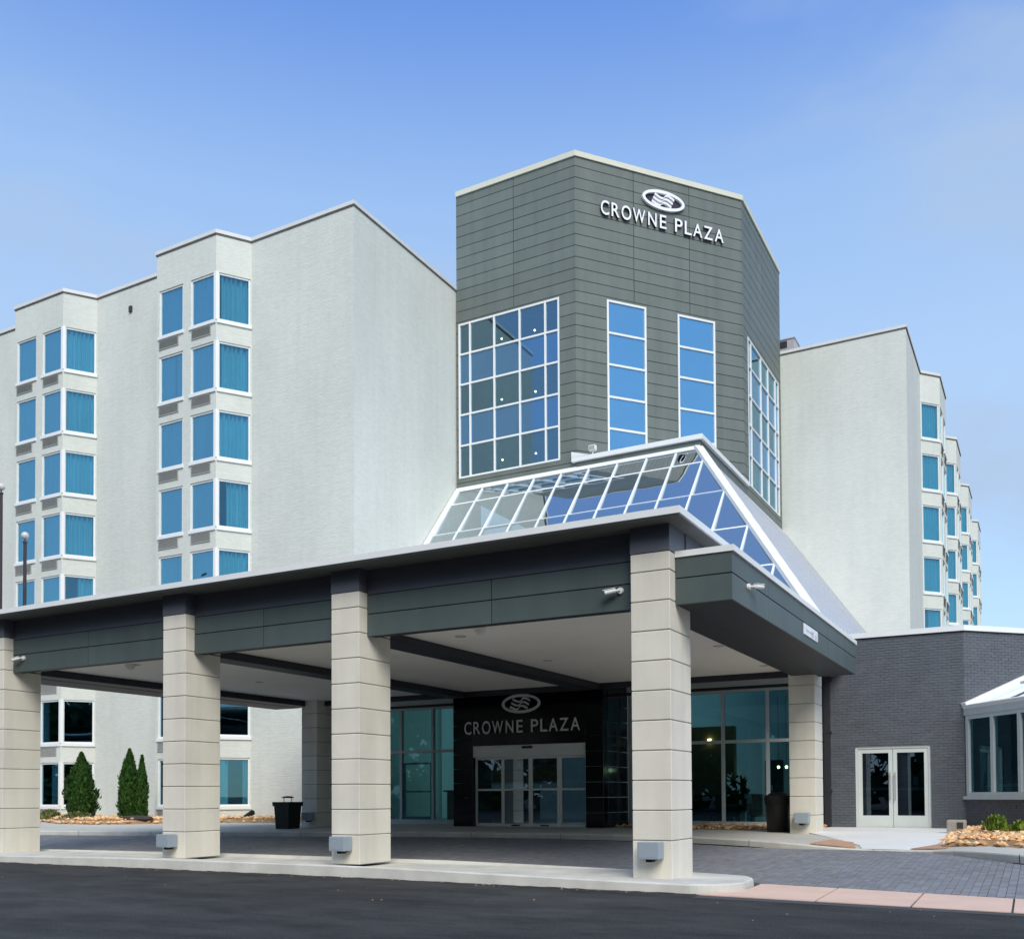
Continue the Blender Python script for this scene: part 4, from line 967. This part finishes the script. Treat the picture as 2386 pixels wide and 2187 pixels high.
WAVE = [(0,.10),(.10,.0),(.22,-.11),(.34,-.17),(.42,-.17),(.48,-.08),(.53,.08),(.60,.15),(.72,.14),(.84,.05),(.93,-.05),(1,-.14)]
def hotel_sign(label, X, a0, a1, zb, ch, ec, ehw, ehh, faceM, sideM, dep):
    s = thing('hotel_sign', label, 'sign', tuple(X @ Vector(((a0+a1)/2, -.05, zb))))
    ext = [(148,250),(280,380),(405,527),(548,705),(742,850),(892,978),(1090,1190),(1218,1310),(1330,1452),(1475,1592),(1620,1742)]
    W_ = a1-a0
    for chx, (e0, e1) in zip('CROWNEPLAZA', ext):
        me = glyph(chx, 1); xs_ = [v.co.x for v in me.vertices]; ys_ = [v.co.y for v in me.vertices]; zs_ = [v.co.z for v in me.vertices]
        x0, x1 = a0+(e0-148)/(1742-148)*W_, a0+(e1-148)/(1742-148)*W_; ov = .025*ch if chx in 'CO' else 0
        for v in me.vertices:
            u = (v.co.x-min(xs_))/(max(xs_)-min(xs_)); t = (v.co.y-min(ys_))/(max(ys_)-min(ys_)); d = (v.co.z-min(zs_))/(max(zs_)-min(zs_))
            v.co = X @ Vector((lerp(x0, x1, u), -.015-dep*d, lerp(zb-ov, zb+ch+ov, t)))
        me.materials.clear(); me.materials.append(Mt[faceM]); me.materials.append(Mt[sideM])
        nrm = X.to_3x3() @ Vector((0, -1, 0)); me.update()
        for p in me.polygons: p.material_index = 0 if abs(p.normal.dot(nrm)) > .8 else 1
        add('letter', me, None, s)
    k = MB(X); emblem(k, ec, ehw, ehh, ehw*.125, -.015-dep, -.01); k.build('emblem_ring', Mt[faceM], s)
    for r in range(3):
        k = MB(X); bw, bh = ehw*.92, ehh*.20; ox = ec[0]-bw/2-.02*ehw+(.07-.07*r)*ehw; oz = ec[1]+(.39-.39*r)*ehh
        T = [(ox+u*bw, oz+v*ehh*1.12+bh/2) for u, v in WAVE]; Bm = [(ox+u*bw-.03*ehw, oz+v*ehh*1.12-bh/2) for u, v in WAVE]
        for i in range(len(T)-1):
            k.q([(Bm[i][0],-.015-dep,Bm[i][1]),(Bm[i+1][0],-.015-dep,Bm[i+1][1]),(T[i+1][0],-.015-dep,T[i+1][1]),(T[i][0],-.015-dep,T[i][1])])
            k.q([(T[i][0],-.015-dep,T[i][1]),(T[i+1][0],-.015-dep,T[i+1][1]),(T[i+1][0],-.01,T[i+1][1]),(T[i][0],-.01,T[i][1])])
            k.q([(Bm[i][0],-.015-dep,Bm[i][1]),(Bm[i+1][0],-.015-dep,Bm[i+1][1]),(Bm[i+1][0],-.01,Bm[i+1][1]),(Bm[i][0],-.01,Bm[i][1])])
        k.build('emblem_wave', Mt[faceM], s)
    return s
X, L = seg_frame(P1, P2)
hs = hotel_sign('white raised CROWNE PLAZA letters and oval wave emblem high on the dark tower', X, 1.10, 6.93, 24.45, .56, (4.02, 25.635), 1.0, .405, 'sign_white', 'sign_dark', .10)
k = MB(X); n = 48; k.q([(4.02+.93*math.cos(6.28319*i/n), -.008, 25.635+.35*math.sin(6.28319*i/n)) for i in range(n)]); k.build('emblem_ground', Mt['sign_dark'], hs)
hotel_sign('grey CROWNE PLAZA letters and oval wave emblem on the black portal above the sliding doors', frame_at(0, 24.2, 0), -14.79, -11.12, 2.915, .355, (-12.94, 3.725), .61, .268, 'sign_grey', 'sign_dark', .03)

# clearance plate on the canopy's side
cp = thing('clearance_sign', 'small white clearance plate on the charcoal fascia at the side of the canopy', 'sign', (-3.7, 18, 3.95))
MB().box(-3.709,-3.695,17.40,18.55,3.945,4.135).build('plate', Mt['plate'], cp)
for (y0, y1, z0, z1) in ((17.56,18.05,4.015,4.05),(18.0,18.18,3.975,4.075),(18.30,18.44,3.975,4.045)): MB().box(-3.6955,-3.692,y0,y1,z0,z1).build('plate_mark', Mt['plate_ink'], cp)

# ================================================================== SMALL THINGS ON THE CANOPY
def security_camera(label, base, nrm, tip, group=None):
    base, nrm, tip = Vector(base), Vector(nrm), Vector(tip)
    t = thing('security_camera', label, 'camera', tuple(base))
    k = MB(); k.tube(base, base+nrm*.035, .048, .044, 20); k.build('mount', Mt['camwhite'], t)
    j = base+nrm*.075; k = MB(); k.tube(base+nrm*.03, j, .016, .016, 10); back = j+(tip-j)*.22; k.tube(j, back, .015, .016, 10); k.build('arm', Mt['camwhite'], t)
    k = MB(); k.tube(back, tip, .031, .031, 18); k.build('body', Mt['camwhite'], t)
    d = (tip-back).normalized(); s_ = d.cross(Vector((0,0,1))).normalized(); u_ = s_.cross(d)
    k = MB(); A = [back+u_*.034-s_*.027, back+u_*.034+s_*.027, tip+d*.025+u_*.034+s_*.027, tip+d*.025+u_*.034-s_*.027]; k.q(A); k.q([p+u_*.008 for p in A])
    for i in range(4): q = (i+1) % 4; k.q([A[i], A[q], A[q]+u_*.008, A[i]+u_*.008])
    k.build('sun_shield', Mt['camwhite'], t)
    k = MB(); k.tube(tip, tip+d*.010, .027, .024, 18); k.build('lens', Mt['black'], t)
security_camera('white bullet camera on the fascia beside the canopy corner column', (-5.33,13.01,4.07), (0,-1,0), (-5.52,12.87,4.035))
security_camera('white bullet camera on the fascia near the canopy column farthest from the annex', (-18.74,13.01,4.07), (0,-1,0), (-18.92,12.87,4.03))
security_camera('white bullet camera on the side face of the canopy pointing at the annex', (-3.711,13.80,4.10), (1,0,0), (-3.57,14.08,4.135))
def uplight(label, x, y, z):
    t = thing('column_lamp', label, 'lamp', (x, y, z))
    add('housing', cbox_mesh('housing', x-.155, x+.155, y-.235, y-.02, z, z+.235, .012, 2), Mt['lamp_box'], t)
    MB().box(x-.13, x+.13, y-.238, y-.2365, z+.03, z+.205).build('lens_cover', Mt['lamp_box'], t)
    MB().box(x-.07, x+.02, y-.13, y-.0, z-.045, z-.002).build('bracket', Mt['black'], t)
    MB().box(x-.06, x+.06, y-.025, y+.004, z-.02, z+.2).build('back_plate', Mt['black'], t)
uplight('grey box lamp low on the corner column next to the annex side', -4.785, 12.795, .275)
uplight('grey box lamp low on the column next along from the corner column', -10.13, 12.795, .265)
uplight('grey box lamp low on the canopy column in front of the conifers', -14.13, 12.795, .245)
uplight('grey box lamp low on the rear column by the annex downspout', -4.80, 22.26, .50)
uplight('grey box lamp low on the rear column by the lidded bin', -18.90, 22.26, .46)
t = thing('flood_light', 'small white floodlight on the white curb at the foot of the tower', 'floodlight', (-15.45, 34.95, 14.46))
k = MB(); k.tube((-15.45,34.95,14.45),(-15.45,34.95,14.62),.025,n=8); k.box(-15.57,-15.33,34.93,34.97,14.60,14.63); k.build('bracket', Mt['camwhite'], t)
add('head', cbox_mesh('head', -15.60,-15.30,34.84,35.02,14.63,14.84,.02), Mt['camwhite'], t); MB().box(-15.57,-15.33,34.835,34.839,14.66,14.81).build('lens', Mt['grille'], t)
for lab, x, y in (('round ceiling dome under the canopy near the column farthest from the annex', -18.13, 13.45), ('round ceiling dome under the canopy in the bay beside the conifers', -17.0, 14.25), ('round ceiling dome under the canopy in the bay nearest the annex', -8.33, 14.12)):
    d_ = thing('ceiling_dome', lab, 'dome camera', (x, y, 3.95)); zc = 3.96 if y > 13.6 else 3.96
    k = MB(); k.lathe((x,y,zc), [(.105,0),(.105,-.035),(.09,-.04)], 20); k.build('base', Mt['ceiling'], d_); k = MB(); k.lathe((x,y,zc-.04), [(.09,0),(.082,-.04),(.05,-.075),(.0,-.088)], 20); k.build('dome', Mt['lampshade'], d_, smooth=True)

# ================================================================== STREET THINGS
def flagpole(label, x, y, top):
    t = thing('flagpole', label, 'flagpole', (x, y, .22))
    k = MB(); k.tube((x,y,.2),(x,y,top-.24),.068,.052,16); k.build('pole', Mt['bronze'], t, smooth=False)
    k = MB(); k.tube((x,y,.2),(x,y,.32),.15,.11,16); k.build('collar', Mt['bronze'], t)
    k = MB(); k.tube((x,y,top-.24),(x,y,top-.19),.07,.07,16); k.tube((x,y,top-.19),(x,y,top-.10),.025,.025,10); k.build('truck', Mt['bronze'], t)
    k = MB(); k.lathe((x,y,top), [(.122*math.sin(a), -.122*math.cos(a)) for a in [math.pi*i/10 for i in range(11)]], 20); k.build('finial', Mt['globe'], t, smooth=True)
flagpole('shorter dark flagpole with silver ball top behind the canopy roof', -28.8, 20.0, 9.60)
flagpole('taller dark flagpole with silver ball top beyond the shorter one', -30.05, 20.0, 11.38)
# bins
t = thing('litter_bin', 'black tapered litter bin with a raised rain hood beside the rear column', 'bin', (-18.97, 21.5, .25))
cx, cy, z0 = -19.02, 21.42, .245
def taper(mb, c, w0, w1, za, zb):
    a = [(c[0]+sx*w0, c[1]+sy*w0, za) for sx, sy in ((-1,-1),(1,-1),(1,1),(-1,1))]; b = [(c[0]+sx*w1, c[1]+sy*w1, zb) for sx, sy in ((-1,-1),(1,-1),(1,1),(-1,1))]
    mb.q(list(reversed(a))); mb.q(b)
    for i in range(4): j = (i+1) % 4; mb.q([a[i], a[j], b[j], b[i]])
k = MB(); taper(k, (cx,cy), .235, .27, z0, z0+.66); k.build('body', Mt['black'], t)
k = MB(); taper(k, (cx,cy), .30, .305, z0+.64, z0+.76); k.build('rim', Mt['black'], t)
k = MB()
for sx in (-1, 1): k.tube((cx+sx*.14,cy,z0+.75),(cx+sx*.14,cy,z0+.88),.012,n=8)
k.build('hood_post', Mt['steel'], t)
k = MB(); k.lathe((cx,cy,z0+.87), [(.0,0),(.17,0),(.175,.015),(.12,.05),(.0,.06)], 18); k.build('hood', Mt['black'], t)
t = thing('litter_bin', 'tall round black litter bin with a bag-lined rim beside the rear column by the annex', 'bin', (-5.5, 22.95, .25))
cx, cy, z0 = -5.52, 22.95, .255
k = MB(); k.lathe((cx,cy,z0), [(.0,0),(.255,0),(.285,.70),(.29,.80)], 28); k.build('body', Mt['black'], t, smooth=True)
k = MB(); pr = random.Random(2); n = 28
for i in range(n):
    a0, a1 = 6.28319*i/n, 6.28319*(i+1)/n; h0, h1 = .025*math.sin(i*2.1), .025*math.sin((i+1)*2.1 if i < n-1 else 0)
    for (ra, za), (rb, zb) in (((.30,.66),(.315,.80)),((.315,.80),(.29,.86)),((.29,.86),(.2,.83))):
        k.q([(cx+ra*math.cos(a0),cy+ra*math.sin(a0),z0+za+h0),(cx+ra*math.cos(a1),cy+ra*math.sin(a1),z0+za+h1),(cx+rb*math.cos(a1),cy+rb*math.sin(a1),z0+zb+h1),(cx+rb*math.cos(a0),cy+rb*math.sin(a0),z0+zb+h0)])
k.build('liner', Mt['blackfab'], t)
k = MB(); k.lathe((cx,cy,z0+.83), [(.26,0),(.22,.07),(.12,.115),(.0,.12)], 24); k.build('lid', Mt['black'], t, smooth=True)

# ================================================================== PLANTS
def leafy(name, label, cat, c, prof, count, size, mt, seed, flat=.0, stems=3, group=None):
    """crown of single leaf faces in the volume given by prof(t)->radius, t = 0..1 height"""
    rnd = random.Random(seed); x, y, z, h = c
    t = thing(name, label, cat, (x, y, z), group)
    k = MB()
    for i in range(stems):
        a = 6.28*i/stems; k.tube((x+.03*math.cos(a), y+.03*math.sin(a), z-.1), (x+.10*math.cos(a), y+.10*math.sin(a), z+h*.75), .03*max(.35, h/2.5), .008, 6)
    k.build('trunk', Mt['bark'], t)
    k = MB()
    for i in range(count):
        s_ = rnd.random(); th = rnd.uniform(0, 6.283); lump = 1+.15*math.sin(th*3+s_*9+seed)+.11*math.sin(th*5-s_*21); r = prof(s_)*lump
        q = rnd.random()**.28; far_ = rnd.random() < .07; q = rnd.uniform(1.0, 1.16) if far_ else q; p = Vector((x+r*q*math.cos(th), y+r*q*math.sin(th), z+s_*h*1.0))
        outw = Vector((math.cos(th), math.sin(th), .25)).normalized(); upd = (Vector((0,0,1))+outw*rnd.uniform(.1,.7)+Vector((rnd.uniform(-.3,.3),rnd.uniform(-.3,.3),0))).normalized()
        sd_ = upd.cross(outw+Vector((rnd.uniform(-.6,.6),rnd.uniform(-.6,.6),0))).normalized(); L = size*rnd.uniform(.6,1.35); Wd = L*rnd.uniform(.28,.45)
        g = min(1, max(0, rnd.gauss(.42, .25)))
        k.q([p-upd*L*.4, p+sd_*Wd, p+upd*L*.7+outw*L*.15, p-sd_*Wd], col=(g, g, g))
    k.build('crown', Mt[mt], t); return t
def cone(r, tip=.06): return lambda s: (r*(.80+.20*min(1, s*6)) if s < .30 else r*max(0, 1-((s-.30)/.70)**1.7)+tip*(1-s))
leafy('conifer', 'broad dark green columnar conifer in front of the lower bay window', 'conifer', (-32.65, 25.1, .36, 2.5), cone(.50), 8000, .11, 'conifer', 3)
leafy('conifer', 'taller narrow dark green conifer on the gravel beside the broad one', 'conifer', (-29.95, 25.1, .36, 2.55), cone(.36), 7000, .11, 'conifer', 8)
leafy('conifer', 'slim dark conifer growing close against the taller one', 'conifer', (-29.35, 25.15, .36, 2.32), cone(.19), 2800, .10, 'conifer', 12, stems=2)
dome = lambda r: (lambda s: r*math.sqrt(max(0.02, 1-s*s)))
leafy('garden_shrub', 'low yellow-green shrub in the gravel below the sunroom', 'shrub', (-.93, 21.9, .31, .36), dome(.26), 380, .085, 'shrub', 4)
leafy('garden_shrub', 'smaller yellowish shrub clump next to the yellow-green shrub', 'shrub', (-.50, 21.6, .31, .27), dome(.18), 220, .08, 'shrub', 6)
leafy('ground_plant', 'low olive clump on the gravel near the column farthest from the annex', 'plant', (-33.6, 24.45, .30, .34), dome(.42), 420, .14, 'tuft', 14)
leafy('ground_plant', 'low olive clump on the gravel at the foot of the broad conifer', 'plant', (-30.9, 23.6, .33, .26), dome(.5), 420, .13, 'tuft', 17)
# stones and fittings on the gravel
def boulder(name, label, cat, c, s, mt, seed, sub=2):
    bm = bmesh.new(); bmesh.ops.create_icosphere(bm, subdivisions=sub, radius=1); rnd = random.Random(seed)
    for v in bm.verts:
        f = 1+.16*math.sin(v.co.x*4+seed)*math.cos(v.co.y*3+v.co.z*3)+rnd.uniform(-.06,.06); v.co = Vector((v.co.x*s[0]*f, v.co.y*s[1]*f, v.co.z*s[2]*f))
    me = bpy.data.meshes.new(name); bm.to_mesh(me); bm.free(); t = add(name, me, Mt[mt], None, Matrix.Translation(c), label, cat); return t
boulder('dark_boulder', 'long flat dark boulder on the gravel beside the slim conifer', 'boulder', (-27.9,23.6,.42), (.85,.3,.12), 'dark_stone', 3)
boulder('brown_stone', 'single dark brown stone among the pale gravel below the shrub', 'stone', (-1.02,20.6,.37), (.085,.07,.055), 'wood', 5)
t = thing('garden_speaker', 'grey artificial stone block with a square dark opening at the ramp edge', 'garden speaker', (-1.72, 23.0, .3))
me = cbox_mesh('stone_body', -1.93,-1.55,22.85,23.15,.29,.58,.035,2); add('stone_body', me, Mt['stone'], t)
MB().box(-1.725,-1.605,22.838,22.846,.40,.53).build('grille', Mt['dark_stone'], t)
def ground_lamp(label, x, y, z, s=1.):
    t = thing('landscape_lamp', label, 'lamp', (x, y, z))
    k = MB(); k.tube((x,y,z-.05),(x,y,z+.12*s),.025*s,n=8); k.build('stake', Mt['black'], t)
    k = MB(); k.tube((x+.18*s,y-.05,z+.20*s),(x-.22*s,y+.05,z+.06*s),.09*s,.07*s,12); k.build('head', Mt['black'], t)
    k = MB(); k.tube((x+.185*s,y-.05,z+.2015*s),(x+.195*s,y-.052,z+.205*s),.075*s,.075*s,12); k.build('lens', Mt['black'], t)
ground_lamp('black landscape lamp tilted on the gravel beside the bin', -25.0, 26.15, .38, 1.1)
ground_lamp('small black landscape lamp on the gravel between the conifers', -31.4, 24.6, .38, .9)

# ================================================================== LOBBY FURNITURE
def armchair(label, x, y, rot):
    X = Matrix.Translation((x, y, .27)) @ Matrix.Rotation(rot, 4, 'Z'); t = thing('armchair', label, 'chair', (x, y, .27), None)
    def pb(nm, *b, bev=.04): 
        me = cbox_mesh(nm, *b, bev, 2); me.transform(X); add(nm, me, Mt['blackfab'], t)
    pb('seat', -.33,.33,-.32,.32,.26,.44); pb('backrest', -.36,.36,.24,.38,.40,.88); pb('arm', -.42,-.32,-.32,.36,.26,.64); pb('arm', .32,.42,-.32,.36,.26,.64)
    for sx in (-.32,.32):
        for sy in (-.26,.30):
            k = MB(X); k.tube((sx,sy,.27),(sx*1.08,sy*1.08,0),.02,.014,8); k.build('leg', Mt['black'], t)
armchair('black armchair inside the lobby glass with its back to the white console', -6.95, 27.3, R(200))
armchair('black armchair inside the lobby glass, next one towards the black portal', -8.2, 27.4, R(150))
t = thing('console_table', 'white open console table behind the lobby armchairs', 'table', (-6.9, 28.4, .27))
MB().box(-7.75,-6.15,28.2,28.6,1.03,1.17).build('top', Mt['white'], t)
for x in (-7.70, -6.35): MB().box(x,x+.16,28.22,28.58,.27,1.029).build('leg', Mt['white'], t)
t = thing('table_lamp', 'white cylinder lamp standing on the lobby console', 'lamp', (-7.05, 28.4, 1.17))
k = MB(); k.tube((-7.05,28.4,1.171),(-7.05,28.4,1.20),.06); k.tube((-7.05,28.4,1.2),(-7.05,28.4,1.26),.012); k.build('stand', Mt['black'], t); k = MB(); k.tube((-7.05,28.4,1.25),(-7.05,28.4,1.42),.07,.07,16); k.build('shade', Mt['lampshade'], t)
t = thing('floor_lamp', 'slim floor lamp with white square shade in the lobby by the annex end', 'lamp', (-6.3, 30.3, .27))
k = MB(); k.tube((-6.3,30.3,.27),(-6.3,30.3,.3),.15,n=16); k.tube((-6.3,30.3,.3),(-6.3,30.3,1.85),.018); k.build('stand', Mt['black'], t); k = MB(); k.box(-6.44,-6.16,30.16,30.44,1.85,2.12); k.build('shade', Mt['lampshade'], t)
t = thing('reception_desk', 'dark reception desk deep inside the lobby beyond the glass beside the portal', 'desk', (-17.5, 31, .27))
MB().box(-19.5,-16,30.6,31.3,.27,1.3).build('front', Mt['wood'], t); MB().box(-19.6,-15.9,30.5,31.35,1.3,1.36).build('top', Mt['charcoal'], t)
k = MB()
for q in ((-18.25,-18.19,.41,2.22),(-17.23,-17.17,.41,2.22),(-18.19,-17.23,1.27,1.32),(-18.19,-17.23,2.16,2.22),(-18.19,-17.23,.41,.50)): k.box(q[0],q[1],26.05,26.09,q[2],q[3])
k.build('side_door', Mt['mullion'], lb)

for x, y, z, lab in ((-7.55,31.5,2.0,'a'),(-7.30,31.5,2.0,'a'),(-7.05,31.5,2.0,'a'),(-18.4,29.5,2.55,'b'),(-17.0,29.5,2.55,'b')):
    p = thing('lobby_lamp', ('lit lamp of a row of three behind the white console, %s' % ('end towards the portal' if x < -7.5 else 'middle one' if x < -7.2 else 'end towards the annex')) if lab == 'a' else ('lit lamp hanging before the reception desk, %s' % ('nearer the hotel wing' if x < -18 else 'nearer the portal')), 'lamp', (x, y, z), 'row of lit lamps in the lobby' if lab == 'a' else 'lit lamps over the reception desk')
    k = MB(); k.lathe((x,y,z), [(.0,-.04),(.035,-.02),(.045,.02),(.02,.05)], 12); k.build('bulb', Mt['bulb'], p, smooth=True)
    MB().tube((x,y,z+.05),(x,y,4.3),.006,n=6).build('cord', Mt['black'], p)
armchair('black armchair deeper in the lobby facing the console', -9.2, 28.6, R(20))
t = thing('round_table', 'small round dark table between the lobby armchairs', 'table', (-7.6, 27.0, .27))
k = MB(); k.tube((-7.6,27.0,.27),(-7.6,27.0,.30),.22,n=18); k.tube((-7.6,27.0,.30),(-7.6,27.0,.82),.03); k.build('pedestal', Mt['black'], t); k = MB(); k.tube((-7.6,27.0,.82),(-7.6,27.0,.86),.32,n=24); k.build('top', Mt['wood'], t)
t = thing('paper_cup', 'white cup standing on the small round lobby table', 'cup', (-7.55, 27.0, .86)); k = MB(); k.tube((-7.52,26.95,.861),(-7.52,26.95,.98),.032,.042,14); k.build('cup_body', Mt['white'], t); k = MB(); k.tube((-7.52,26.95,.981),(-7.52,26.95,.992),.044,.044,14); k.build('cup_lid', Mt['white'], t)
leafy('potted_plant', 'leafy potted plant inside the lobby beside the wood panel', 'plant', (-8.2, 29.2, .62, 1.0), dome(.38), 420, .16, 'conifer', 23)
pt = bpy.data.objects['potted_plant']; k = MB(); k.lathe((-8.2,29.2,.27), [(.0,0),(.16,0),(.21,.38),(.18,.38),(.0,.34)], 18); k.build('pot', Mt['white'], pt)
MB().box(-19.2,-16.3,33.42,33.49,1.7,2.6).build('wall_shelf', Mt['wood'], lb)  # plain wood board on the lobby back wall
